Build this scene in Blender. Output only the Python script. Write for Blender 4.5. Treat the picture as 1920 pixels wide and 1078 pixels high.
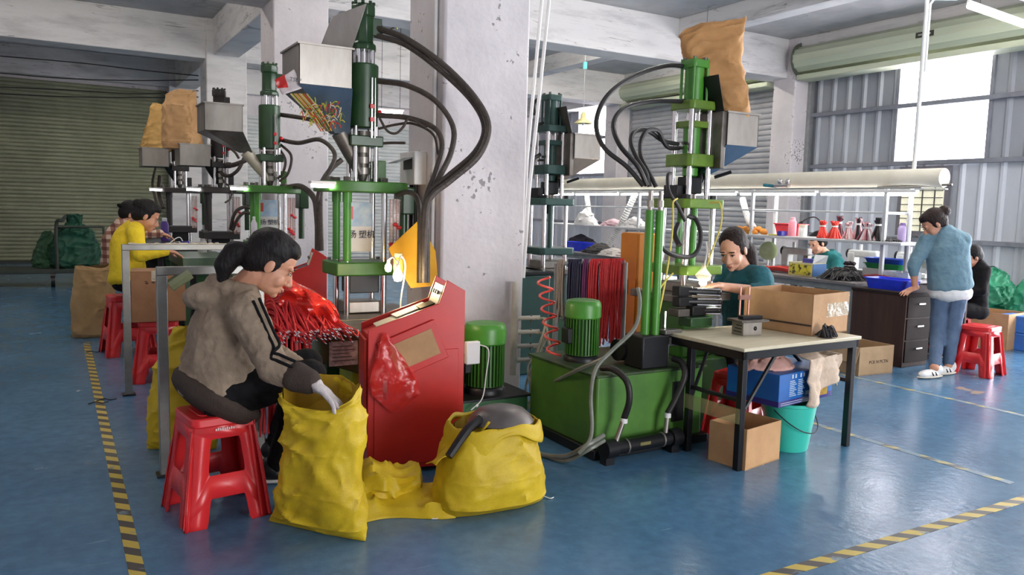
import bpy, bmesh, math, random
from mathutils import Vector, Matrix, Euler, noise
random.seed(7)
for o in list(bpy.data.objects): bpy.data.objects.remove(o)
SC = bpy.context.scene
COL = SC.collection
PI = math.pi
# ---------------------------------------------------------------- camera
F_PX, PITCH, ROLL, YAW, CAM_H = 1470.0, math.radians(5.9), math.radians(1.5), math.radians(30.3), 1.5
_f = Vector((math.sin(YAW)*math.cos(PITCH), math.cos(YAW)*math.cos(PITCH), -math.sin(PITCH)))
_r0 = Vector((math.cos(YAW), -math.sin(YAW), 0))
_u0 = _r0.cross(_f)
_r = _r0*math.cos(ROLL) + _u0*math.sin(ROLL)
_u = -_r0*math.sin(ROLL) + _u0*math.cos(ROLL)
CAMP = Vector((0, 0, CAM_H))
cd = bpy.data.cameras.new('camera'); cd.sensor_width = 36; cd.lens = 36*F_PX/1920; cd.clip_end = 200
cam = bpy.data.objects.new('camera', cd); COL.objects.link(cam)
cam.matrix_world = Matrix((( _r.x, _u.x, -_f.x, 0), (_r.y, _u.y, -_f.y, 0), (_r.z, _u.z, -_f.z, CAM_H), (0, 0, 0, 1)))
SC.camera = cam
def ray(x, y): return _f + _r*((x-960)/F_PX) - _u*((y-539)/F_PX)
def U(x, y, d): return CAMP + ray(x, y)*d            # survey helper: picture point at a distance
def UZ(x, y, z=0.0):
    d = ray(x, y); return CAMP + d*((z-CAM_H)/d.z)
def UY(x, y, Y):
    d = ray(x, y); return CAMP + d*(Y/d.y)
def UX(x, y, X):
    d = ray(x, y); return CAMP + d*(X/d.x)
# ---------------------------------------------------------------- world, large lights, exposure
w = bpy.data.worlds.new('world'); SC.world = w; w.use_nodes = True
bg = w.node_tree.nodes['Background']; bg.inputs[0].default_value = (0.97, 0.97, 1.0, 1); bg.inputs[1].default_value = 8.5
vs = SC.view_settings; vs.view_transform = 'Standard'; vs.look = 'None'; vs.gamma = 1.0; vs.exposure = 0.9
try: vs.use_curve_mapping = False
except Exception: pass
def area(name, loc, rot, sx, sy, power, col=(1, 1, 1), portal=False):
    l = bpy.data.lights.new(name, 'AREA'); l.shape = 'RECTANGLE'; l.size = sx; l.size_y = sy; l.energy = power; l.color = col
    if portal: l.cycles.is_portal = True
    o = bpy.data.objects.new(name, l); o.location = loc; o.rotation_euler = rot; COL.objects.link(o); return o
# daylight entering the gate behind the camera and the open loading bay beside it (sampling portals for the sky)
area('gate_portal', (4.5, -5.9, 1.6), (math.radians(90), 0, 0), 4.0, 3.2, 1, portal=True)
area('bay_portal', (12.1, 2.72, 1.95), (math.radians(90), 0, math.radians(90)), 4.4, 3.9, 1, portal=True)

# ---------------------------------------------------------------- materials
def srgb(c):
    return tuple((x/12.92 if x <= .04045 else ((x+.055)/1.055)**2.4) for x in (v/255 for v in c)) + (1.0,)
MATS = {}
def mat(name, c, rough=.5, metal=0.0, var=0.12, scale=6.0, bump=0.0, bscale=40.0, c2=None, spec=.5, trans=0.0, alpha=1.0, emit=0, ecol=None, coat=0.0, stretch=None, thr=None, rvar=0.0, sub=0.0):
    """procedural principled material: colour broken by noise between c and c2, optional fine relief"""
    if name in MATS: return MATS[name]
    m = bpy.data.materials.new(name); m.use_nodes = True; nt = m.node_tree; N = nt.nodes; L = nt.links
    b = N['Principled BSDF']
    b.inputs['Roughness'].default_value = rough; b.inputs['Metallic'].default_value = metal
    b.inputs['Specular IOR Level'].default_value = spec
    if coat: b.inputs['Coat Weight'].default_value = coat; b.inputs['Coat Roughness'].default_value = .12
    if trans: b.inputs['Transmission Weight'].default_value = trans
    if alpha < 1: b.inputs['Alpha'].default_value = alpha
    if sub: b.inputs['Subsurface Weight'].default_value = sub; b.inputs['Subsurface Radius'].default_value = (.01, .004, .002)
    c1 = srgb(c)
    if emit:
        b.inputs['Emission Color'].default_value = srgb(ecol or c); b.inputs['Emission Strength'].default_value = emit
    tc = N.new('ShaderNodeTexCoord')
    src = tc.outputs['Object']
    if stretch:
        mp = N.new('ShaderNodeMapping'); mp.inputs['Scale'].default_value = stretch; L.new(src, mp.inputs[0]); src = mp.outputs[0]
    nz = N.new('ShaderNodeTexNoise'); nz.inputs['Scale'].default_value = scale; nz.inputs['Detail'].default_value = 6; nz.inputs['Roughness'].default_value = .62
    L.new(src, nz.inputs['Vector'])
    cr = N.new('ShaderNodeValToRGB')
    if c2 is not None:
        k2 = srgb(c2)
    else:
        k2 = tuple(max(0, x*(1-2.2*var)) for x in c1[:3]) + (1,)
    lo, hi = thr or (.32, .68)
    cr.color_ramp.elements[0].position = lo; cr.color_ramp.elements[0].color = k2
    cr.color_ramp.elements[1].position = hi; cr.color_ramp.elements[1].color = c1
    L.new(nz.outputs['Fac'], cr.inputs[0]); L.new(cr.outputs[0], b.inputs['Base Color'])
    if rvar:
        mr = N.new('ShaderNodeMapRange'); mr.inputs[3].default_value = max(0.02, rough-rvar); mr.inputs[4].default_value = min(1, rough+rvar)
        L.new(nz.outputs['Fac'], mr.inputs[0]); L.new(mr.outputs[0], b.inputs['Roughness'])
    if bump:
        n2 = N.new('ShaderNodeTexNoise'); n2.inputs['Scale'].default_value = bscale; n2.inputs['Detail'].default_value = 5
        L.new(src, n2.inputs['Vector'])
        bp = N.new('ShaderNodeBump'); bp.inputs['Strength'].default_value = bump; bp.inputs['Distance'].default_value = .02
        L.new(n2.outputs['Fac'], bp.inputs['Height']); L.new(bp.outputs[0], b.inputs['Normal'])
    MATS[name] = m; return m
def emat(name, c, s):
    if name in MATS: return MATS[name]
    m = bpy.data.materials.new(name); m.use_nodes = True; b = m.node_tree.nodes['Principled BSDF']
    b.inputs['Base Color'].default_value = srgb(c); b.inputs['Emission Color'].default_value = srgb(c); b.inputs['Emission Strength'].default_value = s
    MATS[name] = m; return m

# ---------------------------------------------------------------- mesh builder
def V(*a): return Vector(a)
def spline(pts, k=6):
    """Catmull-Rom through points"""
    P = [Vector(p) for p in pts]
    if len(P) < 3: return P
    Q = [P[0]*2-P[1]] + P + [P[-1]*2-P[-2]]
    out = []
    for i in range(1, len(Q)-2):
        a, b, c, d = Q[i-1], Q[i], Q[i+1], Q[i+2]
        for j in range(k):
            t = j/k
            out.append(.5*((2*b)+(c-a)*t+(2*a-5*b+4*c-d)*t*t+(3*b-a-3*c+d)*t*t*t))
    out.append(P[-1]); return out
def lerp(a, b, t): return a+(b-a)*t
class MB:
    def __init__(s): s.v = []; s.f = []; s.mi = []; s.cur = 0
    def add(s, vs_, fs):
        n = len(s.v); s.v += [Vector(p) for p in vs_]
        for q in fs: s.f.append([n+i for i in q]); s.mi.append(s.cur)
        return s
    def box(s, x0, x1, y0, y1, z0, z1, M=None):
        p = [Vector(q) for q in ((x0,y0,z0),(x1,y0,z0),(x1,y1,z0),(x0,y1,z0),(x0,y0,z1),(x1,y0,z1),(x1,y1,z1),(x0,y1,z1))]
        if M is not None: p = [M@q for q in p]
        return s.add(p, [(3,2,1,0),(4,5,6,7),(0,1,5,4),(1,2,6,5),(2,3,7,6),(3,0,4,7)])
    def bx(s, c, d, rz=0, rx=0, ry=0):
        M = Matrix.Translation(c)@Euler((rx, ry, rz)).to_matrix().to_4x4()
        return s.box(-d[0]/2, d[0]/2, -d[1]/2, d[1]/2, -d[2]/2, d[2]/2, M)
    def hexa(s, p):          # 8 corners bottom ccw then top ccw
        return s.add(p, [(3,2,1,0),(4,5,6,7),(0,1,5,4),(1,2,6,5),(2,3,7,6),(3,0,4,7)])
    def ring(s, c, ax, r, n, up=None):
        ax = Vector(ax).normalized()
        if up is None: up = Vector((0,0,1)) if abs(ax.z) < .9 else Vector((1,0,0))
        a = ax.cross(up).normalized(); b = a.cross(ax)
        return [Vector(c)+(a*math.cos(2*PI*i/n)+b*math.sin(2*PI*i/n))*r for i in range(n)]
    def cyl(s, p0, p1, r0, r1=None, n=14, caps=True):
        p0 = Vector(p0); p1 = Vector(p1); r1 = r0 if r1 is None else r1; ax = p1-p0
        A = s.ring(p0, ax, r0, n); B = s.ring(p1, ax, r1, n)
        fs = [(i, i+n, (i+1) % n+n, (i+1) % n) for i in range(n)]
        if caps: fs += [tuple(range(n)), tuple(range(2*n-1, n-1, -1))]
        return s.add(A+B, fs)
    def pipe(s, p0, p1, ro, ri, n=16):   # hollow ring
        p0 = Vector(p0); p1 = Vector(p1); ax = p1-p0
        R = [s.ring(p0,ax,ro,n), s.ring(p1,ax,ro,n), s.ring(p1,ax,ri,n), s.ring(p0,ax,ri,n)]
        fs = []
        for k in range(4):
            for i in range(n): fs.append((k*n+i, ((k+1) % 4)*n+i, ((k+1) % 4)*n+(i+1) % n, k*n+(i+1) % n))
        return s.add(sum(R, []), fs)
    def tube(s, pts, r, n=8, k=6, sm=True):
        P = spline(pts, k) if sm else [Vector(p) for p in pts]
        m = len(P); rs = r if isinstance(r, (list, tuple)) else None
        up = None; verts = []
        t0 = (P[1]-P[0]).normalized(); up = Vector((0,0,1)) if abs(t0.z) < .9 else Vector((1,0,0))
        a = t0.cross(up).normalized()
        for i, p in enumerate(P):
            t = (P[min(i+1, m-1)]-P[max(i-1, 0)])
            if t.length < 1e-9: t = t0
            t.normalize(); a = (a-t*a.dot(t))
            a = a.normalized() if a.length > 1e-6 else t.orthogonal().normalized()
            b = t.cross(a)
            if rs: x = i/(m-1)*(len(rs)-1); q = int(min(x, len(rs)-2)); rr = lerp(rs[q], rs[q+1], x-q)
            else: rr = r
            verts += [p+(a*math.cos(2*PI*j/n)+b*math.sin(2*PI*j/n))*rr for j in range(n)]
        fs = []
        for i in range(m-1):
            for j in range(n): fs.append((i*n+j, i*n+(j+1) % n, (i+1)*n+(j+1) % n, (i+1)*n+j))
        fs += [tuple(range(n-1, -1, -1)), tuple(range((m-1)*n, m*n))]
        return s.add(verts, fs)
    def lathe(s, prof, c=(0,0,0), n=20, ax=(0,0,1), sx=1, sy=1):
        c = Vector(c); q = Vector((0,0,1)).rotation_difference(Vector(ax)); verts = []; m = len(prof)
        for r, z in prof:
            for j in range(n):
                verts.append(c+q@Vector((r*sx*math.cos(2*PI*j/n), r*sy*math.sin(2*PI*j/n), z)))
        fs = []
        for i in range(m-1):
            for j in range(n): fs.append((i*n+j, i*n+(j+1) % n, (i+1)*n+(j+1) % n, (i+1)*n+j))
        if prof[0][0] > 1e-5: fs.append(tuple(range(n-1, -1, -1)))
        if prof[-1][0] > 1e-5: fs.append(tuple(range((m-1)*n, m*n)))
        return s.add(verts, fs)
    def prism(s, poly, d0, d1, M=None, plane='xz'):
        """extrude polygon; plane xz -> along y, xy -> along z, yz -> along x"""
        def mk(a, b, d):
            return Vector((a, d, b)) if plane == 'xz' else Vector((a, b, d)) if plane == 'xy' else Vector((d, a, b))
        n = len(poly); p = [mk(a, b, d0) for a, b in poly]+[mk(a, b, d1) for a, b in poly]
        if M is not None: p = [M@q for q in p]
        fs = [(i, (i+1) % n, (i+1) % n+n, i+n) for i in range(n)]+[tuple(range(n-1, -1, -1)), tuple(range(n, 2*n))]
        return s.add(p, fs)
    def ell(s, c, r, nu=14, nv=9, R=None):
        c = Vector(c); r = (r, r, r) if isinstance(r, (int, float)) else r; verts = []
        for i in range(1, nv):
            th = PI*i/nv
            for j in range(nu):
                p = Vector((r[0]*math.sin(th)*math.cos(2*PI*j/nu), r[1]*math.sin(th)*math.sin(2*PI*j/nu), r[2]*math.cos(th)))
                verts.append(c+(R@p if R else p))
        t = Vector((0,0,r[2])); verts += [c+(R@t if R else t), c-(R@t if R else t)]
        a = (nv-1)*nu; fs = []
        for i in range(nv-2):
            for j in range(nu): fs.append((i*nu+j, (i+1)*nu+j, (i+1)*nu+(j+1) % nu, i*nu+(j+1) % nu))
        for j in range(nu): fs.append((a, j, (j+1) % nu)); fs.append((a+1, (nv-2)*nu+(j+1) % nu, (nv-2)*nu+j))
        return s.add(verts, fs)
    def cap(s, p0, p1, r0, r1=None, n=12):
        r1 = r0 if r1 is None else r1
        s.cyl(p0, p1, r0, r1, n); s.ell(p0, r0, n, 8); s.ell(p1, r1, n, 8); return s
    def chain(s, pts, rs, n=12):
        for i in range(len(pts)-1): s.cap(pts[i], pts[i+1], rs[i], rs[i+1], n)
        return s
    def grid(s, fn, nu, nv, closeu=False):
        verts = [fn(i/(nu if closeu else nu-1), j/(nv-1)) for j in range(nv) for i in range(nu)]
        fs = []
        for j in range(nv-1):
            for i in range(nu if closeu else nu-1):
                i2 = (i+1) % nu; fs.append((j*nu+i, j*nu+i2, (j+1)*nu+i2, (j+1)*nu+i))
        return s.add(verts, fs)
    def xf(s, M): s.v = [M@p for p in s.v]; return s
    def obj(s, name, m, parent=None, bevel=0.0, ang=38, world=False, flat=False, bseg=2):
        me = bpy.data.meshes.new(name)
        off = parent['_loc'] if (world and parent is not None and '_loc' in parent) else None
        vs_ = [p-Vector(off) for p in s.v] if off is not None else s.v
        me.from_pydata([tuple(p) for p in vs_], [], s.f)
        ms = m if isinstance(m, (list, tuple)) else [m]
        for q in ms: me.materials.append(q)
        if len(ms) > 1: me.polygons.foreach_set('material_index', s.mi)
        if not flat:
            me.polygons.foreach_set('use_smooth', [True]*len(me.polygons))
            try: me.set_sharp_from_angle(angle=math.radians(ang))
            except Exception: pass
        me.update()
        o = bpy.data.objects.new(name, me); COL.objects.link(o)
        if parent is not None: o.parent = parent
        if bevel:
            bm = o.modifiers.new('edge', 'BEVEL'); bm.width = bevel; bm.segments = bseg; bm.limit_method = 'ANGLE'; bm.angle_limit = math.radians(40)
            bm.harden_normals = False
        return o
def M_(): return MB()
def tag(o, label=None, cat=None, group=None, kind=None):
    if label: o['label'] = label
    if cat: o['category'] = cat
    if group: o['group'] = group
    if kind: o['kind'] = kind
    return o
def thing(name, label, cat, loc=(0,0,0), rz=0.0, group=None):
    o = bpy.data.objects.new(name, None); COL.objects.link(o); o.empty_display_size = .05
    o.location = loc; o.rotation_euler = (0, 0, rz); o['_loc'] = tuple(loc)
    return tag(o, label, cat, group)
def struct(o): o['kind'] = 'structure'; return o
def copy_tree(o, parent=None):
    c = o.copy(); COL.objects.link(c); c.parent = parent
    for ch in list(o.children): copy_tree(ch, c)
    return c
def box_obj(name, m, x0, x1, y0, y1, z0, z1, parent=None, bevel=0, world=False):
    return M_().box(x0, x1, y0, y1, z0, z1).obj(name, m, parent, bevel, world=world)
def text(name, s, loc, size, m, parent=None, rot=(PI/2, 0, 0), ext=.0008, align='CENTER', world=True):
    c = bpy.data.curves.new(name, 'FONT'); c.body = s; c.size = size; c.extrude = ext; c.align_x = align; c.align_y = 'CENTER'; c.resolution_u = 2
    t = bpy.data.objects.new('tmp_text', c); COL.objects.link(t)
    me = bpy.data.meshes.new_from_object(t.evaluated_get(bpy.context.evaluated_depsgraph_get())); me.name = name
    bpy.data.objects.remove(t); me.materials.clear(); me.materials.append(m)
    o = bpy.data.objects.new(name, me); COL.objects.link(o)
    if parent is not None:
        o.parent = parent
        if world and '_loc' in parent: loc = Vector(loc)-Vector(parent['_loc'])
    o.location = loc; o.rotation_euler = rot; return o
# ================================================================ the building
wallw = mat('plaster_white', (224, 217, 217), .85, var=.06, scale=2.2, bump=.25, bscale=18, c2=(206, 199, 200))
conc = mat('painted_concrete', (222, 219, 217), .88, c2=(178, 175, 174), scale=3.5, thr=(.22, .52), bump=.5, bscale=9, stretch=(.35, .35, 1.6))
conc2 = mat('slab_concrete', (196, 195, 194), .9, c2=(168, 167, 168), scale=1.6, bump=.2, bscale=12)
def crack_lines(m, strength=.55):
    nt = m.node_tree; N = nt.nodes; L = nt.links; b = N['Principled BSDF']; src = b.inputs['Base Color'].links[0].from_socket
    tc = N.new('ShaderNodeTexCoord'); mp = N.new('ShaderNodeMapping'); mp.inputs['Scale'].default_value = (.4, .4, 6.5); L.new(tc.outputs['Object'], mp.inputs[0])
    nz = N.new('ShaderNodeTexNoise'); nz.inputs['Scale'].default_value = 1.3; nz.inputs['Detail'].default_value = 3; L.new(mp.outputs[0], nz.inputs['Vector'])
    n2 = N.new('ShaderNodeTexNoise'); n2.inputs['Scale'].default_value = 1.1; n2.inputs['Detail'].default_value = 2; L.new(tc.outputs['Object'], n2.inputs['Vector'])
    a = N.new('ShaderNodeMath'); a.operation = 'SUBTRACT'; a.inputs[1].default_value = .5; L.new(nz.outputs['Fac'], a.inputs[0])
    c = N.new('ShaderNodeMath'); c.operation = 'ABSOLUTE'; L.new(a.outputs[0], c.inputs[0])
    r = N.new('ShaderNodeMapRange'); r.inputs[1].default_value = .0; r.inputs[2].default_value = .010; r.inputs[3].default_value = strength; r.inputs[4].default_value = 0; L.new(c.outputs[0], r.inputs[0])
    g = N.new('ShaderNodeMath'); g.operation = 'GREATER_THAN'; g.inputs[1].default_value = .54; L.new(n2.outputs['Fac'], g.inputs[0])
    k = N.new('ShaderNodeMath'); k.operation = 'MULTIPLY'; L.new(r.outputs[0], k.inputs[0]); L.new(g.outputs[0], k.inputs[1])
    x = N.new('ShaderNodeMix'); x.data_type = 'RGBA'; L.new(k.outputs[0], x.inputs[0]); L.new(src, x.inputs[6]); x.inputs[7].default_value = srgb((70, 66, 66)); L.new(x.outputs[2], b.inputs['Base Color'])
def specks(m):
    nt = m.node_tree; N = nt.nodes; L = nt.links; b = N['Principled BSDF']; src = b.inputs['Base Color'].links[0].from_socket
    tc = N.new('ShaderNodeTexCoord'); n1 = N.new('ShaderNodeTexNoise'); n1.inputs['Scale'].default_value = 26; n1.inputs['Detail'].default_value = 2; L.new(tc.outputs['Object'], n1.inputs['Vector'])
    n2 = N.new('ShaderNodeTexNoise'); n2.inputs['Scale'].default_value = 2.2; L.new(tc.outputs['Object'], n2.inputs['Vector'])
    a = N.new('ShaderNodeMath'); a.operation = 'MULTIPLY'; L.new(n1.outputs['Fac'], a.inputs[0]); L.new(n2.outputs['Fac'], a.inputs[1])
    r = N.new('ShaderNodeMapRange'); r.inputs[1].default_value = .378; r.inputs[2].default_value = .395; r.inputs[4].default_value = .7; L.new(a.outputs[0], r.inputs[0])
    x = N.new('ShaderNodeMix'); x.data_type = 'RGBA'; L.new(r.outputs[0], x.inputs[0]); L.new(src, x.inputs[6]); x.inputs[7].default_value = srgb((104, 98, 96)); L.new(x.outputs[2], b.inputs['Base Color'])
specks(wallw); crack_lines(conc, .55); crack_lines(conc2, .3)
def floor_material():
    m = bpy.data.materials.new('blue_epoxy'); m.use_nodes = True; nt = m.node_tree; N = nt.nodes; L = nt.links; b = N['Principled BSDF']
    tc = N.new('ShaderNodeTexCoord'); P = tc.outputs['Object']
    def nz(sc, det=5, st=None):
        n = N.new('ShaderNodeTexNoise'); n.inputs['Scale'].default_value = sc; n.inputs['Detail'].default_value = det
        if st:
            mp = N.new('ShaderNodeMapping'); mp.inputs['Scale'].default_value = st; L.new(P, mp.inputs[0]); L.new(mp.outputs[0], n.inputs['Vector'])
        else: L.new(P, n.inputs['Vector'])
        return n.outputs['Fac']
    def ramp(f, a, b_, ca, cb):
        r = N.new('ShaderNodeValToRGB'); e = r.color_ramp.elements; e[0].position = a; e[1].position = b_; e[0].color = ca; e[1].color = cb; L.new(f, r.inputs[0]); return r.outputs[0]
    def mix(f, a, c):
        x = N.new('ShaderNodeMix'); x.data_type = 'RGBA'; L.new(f, x.inputs[0]); L.new(a, x.inputs[6])
        if isinstance(c, tuple): x.inputs[7].default_value = c
        else: L.new(c, x.inputs[7])
        return x.outputs[2]
    base = ramp(nz(1.1), .3, .7, srgb((66, 106, 138)), srgb((86, 128, 160)))
    fine = ramp(nz(14, 6), .35, .75, srgb((64, 100, 130)), srgb((98, 140, 172)))
    f1 = N.new('ShaderNodeMix'); f1.data_type = 'RGBA'; f1.inputs[0].default_value = .35; L.new(base, f1.inputs[6]); L.new(fine, f1.inputs[7])
    scr = ramp(nz(5, 8, (1, 7, 1)), .68, .74, (0,0,0,1), (.55,.55,.55,1))
    col = mix(scr, f1.outputs[2], srgb((122, 158, 182)))
    bare = ramp(nz(1.7, 7), .70, .72, (0,0,0,1), (1,1,1,1))
    sp = N.new('ShaderNodeSeparateXYZ'); L.new(P, sp.inputs[0])
    mr = N.new('ShaderNodeMapRange'); mr.inputs[1].default_value = 4.2; mr.inputs[2].default_value = 5.4; L.new(sp.outputs[0], mr.inputs[0])
    mu = N.new('ShaderNodeMath'); mu.operation = 'MULTIPLY'; L.new(bare, mu.inputs[0]); L.new(mr.outputs[0], mu.inputs[1])
    col = mix(mu.outputs[0], col, srgb((158, 148, 132)))
    L.new(col, b.inputs['Base Color'])
    rr = N.new('ShaderNodeMapRange'); rr.inputs[3].default_value = .12; rr.inputs[4].default_value = .34; L.new(nz(3.2), rr.inputs[0]); L.new(rr.outputs[0], b.inputs['Roughness'])
    bp = N.new('ShaderNodeBump'); bp.inputs['Strength'].default_value = .18; bp.inputs['Distance'].default_value = .01; L.new(nz(22, 4), bp.inputs['Height']); L.new(bp.outputs[0], b.inputs['Normal'])
    return m
struct(box_obj('floor', floor_material(), -3.2, 12.9, -6, 20.6, -.15, 0))
struct(box_obj('ceiling', conc2, -3.2, 12.9, -6, 20.6, 4.62, 4.85))
ti = [0]
def trim(x0, x1, y0, y1, z0, z1, m=conc, bev=.012):
    ti[0] += 1
    return struct(box_obj('trim_%d' % ti[0], m, x0, x1, y0, y1, z0, z1, bevel=bev))
# beams across (rows of columns) and along
for yb, zb in ((5.15, 4.25), (10.05, 3.93), (14.85, 3.93)): trim(-3.2, 12.6, yb, yb+.5, zb, 4.62)
for ya, yb in ((5.65, 10.05), (10.55, 14.85), (15.35, 19.9)):
    trim(2.48, 2.92, ya, yb, 4.0, 4.62)
    trim(8.9, 9.2, ya, yb, 4.3, 4.62)
    trim(11.55, 12.1, ya, yb, 4.02, 4.62)
# columns
pi_ = [0]
def pillar(x0, x1, y0, y1, z1=4.62, m=wallw):
    pi_[0] += 1
    return struct(box_obj('pillar_%d' % pi_[0], m, x0, x1, y0, y1, 0, z1, bevel=.02))
pillar(2.36, 3.05, 5.05, 5.68); pillar(2.36, 3.05, 9.95, 10.62); pillar(2.36, 3.05, 14.8, 15.45, m=conc); pillar(2.34, 3.05, 19.75, 20.1, m=conc)
for y in (.0, 4.95, 9.85, 14.95): pillar(11.5, 12.1, y, y+.5)
# far wall: plaster above and between two roller doors
struct(box_obj('wall_back', wallw, -3.2, 12.4, 20.12, 20.35, 0, 4.85))
trim(-3.2, 12.2, 19.9, 20.12, 4.03, 4.62)
wf = struct(bpy.data.objects.new('wall_front', None)); COL.objects.link(wf); wf['_loc'] = (0, 0, 0)
for q in ((-3.2, 2.5, 0, 4.85), (6.5, 12.4, 0, 4.85), (2.5, 6.5, 3.2, 4.85)): box_obj('wall_section', wallw, q[0], q[1], -6.2, -6.0, q[2], q[3], wf)
struct(box_obj('wall_side', wallw, 12.0, 12.2, -6, .5, 0, 4.85)); struct(box_obj('wall_lintel', wallw, 12.0, 12.2, .5, 4.95, 3.9, 4.85))
struct(box_obj('wall_left', wallw, -3.4, -3.15, -6, 20.4, 0, 4.85))
# roller doors: profiled slat curtain as relief
sh_grn = mat('door_olive', (152, 154, 126), .3, c2=(136, 138, 112), scale=3, spec=.6)
sh_gry = mat('door_grey', (186, 186, 188), .42, c2=(170, 170, 174), scale=3)
sh_wht = mat('door_pale', (205, 208, 205), .5, c2=(185, 190, 188), scale=3)
def curtain(name, m, a, b, z0, z1, pitch, axis, d, depth, sgn):
    """slatted curtain spanning a..b on axis at coordinate d; bulges toward sgn"""
    mb = M_(); n = int((z1-z0)/pitch); prof = []
    for i in range(n):
        z = z0+i*pitch
        for t, h in ((0, 0), (.12, .7), (.35, 1), (.65, 1), (.88, .7)): prof.append((z+t*pitch, d+sgn*depth*h))
    prof.append((z0+n*pitch, d))
    vs_, fs = [], []
    for z, q in prof:
        vs_ += [Vector((a, q, z)), Vector((b, q, z))] if axis == 'x' else [Vector((q, a, z)), Vector((q, b, z))]
    for i in range(len(prof)-1): fs.append((2*i, 2*i+1, 2*i+3, 2*i+2))
    mb.add(vs_, fs)
    return struct(mb.obj(name, m, ang=60))
curtain('door_1', sh_grn, -3.1, 2.34, .04, 4.03, .085, 'x', 20.1, .022, -1)
struct(box_obj('trim_80', mat('rail_dark', (70, 72, 62), .5, .4), -3.1, 2.34, 20.0, 20.11, 0, .06))
curtain('door_2', sh_wht, 3.4, 8.6, .04, 3.6, .09, 'x', 20.1, .02, -1)
curtain('door_3', sh_gry, 10.38, 14.98, .04, 4.03, .105, 'y', 11.9, .028, -1)
# corrugated steel cladding: one folded sheet per panel, girts on top of it
clad = mat('cladding_steel', (208, 212, 218), .42, .1, c2=(190, 194, 202), scale=1.5, stretch=(1, 1, .3))
clad2 = mat('cladding_steel_dark', (168, 172, 178), .45, .15, c2=(150, 154, 162), scale=1.5, stretch=(1, 1, .3))
girt = mat('girt_steel', (150, 152, 160), .5, .3, c2=(128, 130, 138))
wr = bpy.data.objects.new('wall_right', None); COL.objects.link(wr); wr['_loc'] = (0, 0, 0); struct(wr)
PW = .30
def panel(y0, z0, z1, m, parent=wr):
    mb = M_(); pr = [(0, 0), (.035, -.035), (.075, -.035), (.11, 0), (.2, 0), (PW, 0)]
    vs_ = []
    for a, d in pr: vs_ += [Vector((12.0+d, y0+a, z0)), Vector((12.0+d, y0+a, z1))]
    mb.add(vs_, [(2*i, 2*i+1, 2*i+3, 2*i+2) for i in range(len(pr)-1)])
    return mb.obj('cladding_panel', m, parent, ang=20)
skyl = bpy.data.materials.new('fibreglass_sheet'); skyl.use_nodes = True
_n = skyl.node_tree.nodes; _b = _n['Principled BSDF']; _o = _n['Material Output']; _t = _n.new('ShaderNodeBsdfTransparent'); _x = _n.new('ShaderNodeMixShader')
_b.inputs['Base Color'].default_value = (.9, .9, .95, 1); _b.inputs['Roughness'].default_value = .4; _t.inputs[0].default_value = (1, .97, 1, 1); _x.inputs[0].default_value = .2
skyl.node_tree.links.new(_t.outputs[0], _x.inputs[1]); skyl.node_tree.links.new(_b.outputs[0], _x.inputs[2]); skyl.node_tree.links.new(_x.outputs[0], _o.inputs[0])
def bay(y0, y1, win, wz=(2.38, 4.02)):
    n = int(round((y1-y0)/PW))
    for i in range(n):
        y = y0+i*PW
        panel(y, 0, 2.36, clad)
        if not (win[0]-.01 <= y and y+PW <= win[1]+.01): panel(y, 2.36, 4.6, clad2)
    ws, we = win
    for k, (a, b) in enumerate(((wz[0], 3.26), (3.3, wz[1]))):
        box_obj('skylight_pane', skyl, 12.0, 12.006, ws, we, a, b, wr)
    for z in (1.14, 2.36, 3.28): box_obj('girt', girt, 11.9, 11.97, y0, y1, z-.035, z+.035, wr, .006)
    for y in (ws, we): box_obj('window_post', girt, 11.95, 12.03, y-.025, y+.025, 2.36, 4.1, wr, .004)
bay(5.45, 9.95, (6.65, 8.15)); bay(15.45, 19.95, (15.75, 17.25))
box_obj('cladding_sill', conc, 11.85, 12.05, 5.45, 9.85, 0, .12, wr, .01); box_obj('cladding_sill', conc, 11.85, 12.05, 15.45, 19.9, 0, .12, wr, .01)
# rolled-up shutters above the bays: housing drum, ribbed
def drum(y0, y1, m, z=4.22, r=.3, x=11.62):
    t = thing('rolled_shutter', 'pale green rolled-up shutter drum above the ' + ('translucent window panels' if y0 < 9 else 'closed grey roller door'), 'shutter', (x, (y0+y1)/2, z))
    pr = []
    for i in range(28):
        rr = r*(1.0 if i % 2 else .94); a = 2*PI*i/28
        pr.append((rr*math.cos(a), rr*.8*math.sin(a)))
    mb = M_(); mb.prism(pr, -(y1-y0)/2, (y1-y0)/2); mb.obj('curtain_roll', m, t, ang=25)
    M_().box(-.16, .2, -(y1-y0)/2, (y1-y0)/2, -.36, -.27).obj('bottom_bar', m, t, .01)
    for e in (-1, 1): M_().cyl((0, e*(y1-y0)/2, 0), (0, e*((y1-y0)/2+.03), 0), r*1.02, n=28).obj('end_plate', mat('end_plate', (120, 124, 110), .5, .5), t)
    return t
sh_pal = mat('shutter_palegreen', (206, 212, 186), .45, c2=(188, 196, 168), scale=2, stretch=(1, .2, 1))
d1 = drum(5.5, 9.8, sh_pal); drum(10.5, 14.9, sh_pal, z=4.2, r=.26, x=11.66)
M_().box(-.005, .005, -.14, .14, -.04, .04).obj('maker_plate', mat('plate_dark', (60, 60, 50), .5), d1).location = (-.303, -.3, .0)
M_().box(-.004, .004, -.1, .1, -.012, .012).obj('plate_print', mat('plate_light', (190, 190, 170), .5), d1).location = (-.307, -.3, .0)
for y, h in ((9.78, 4.05), (10.42, 4.05), (14.9, 4.05)): trim(11.84, 11.96, y, y+.09, 0, h, mat('guide_rail', (170, 172, 172), .45, .6), .004)
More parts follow.
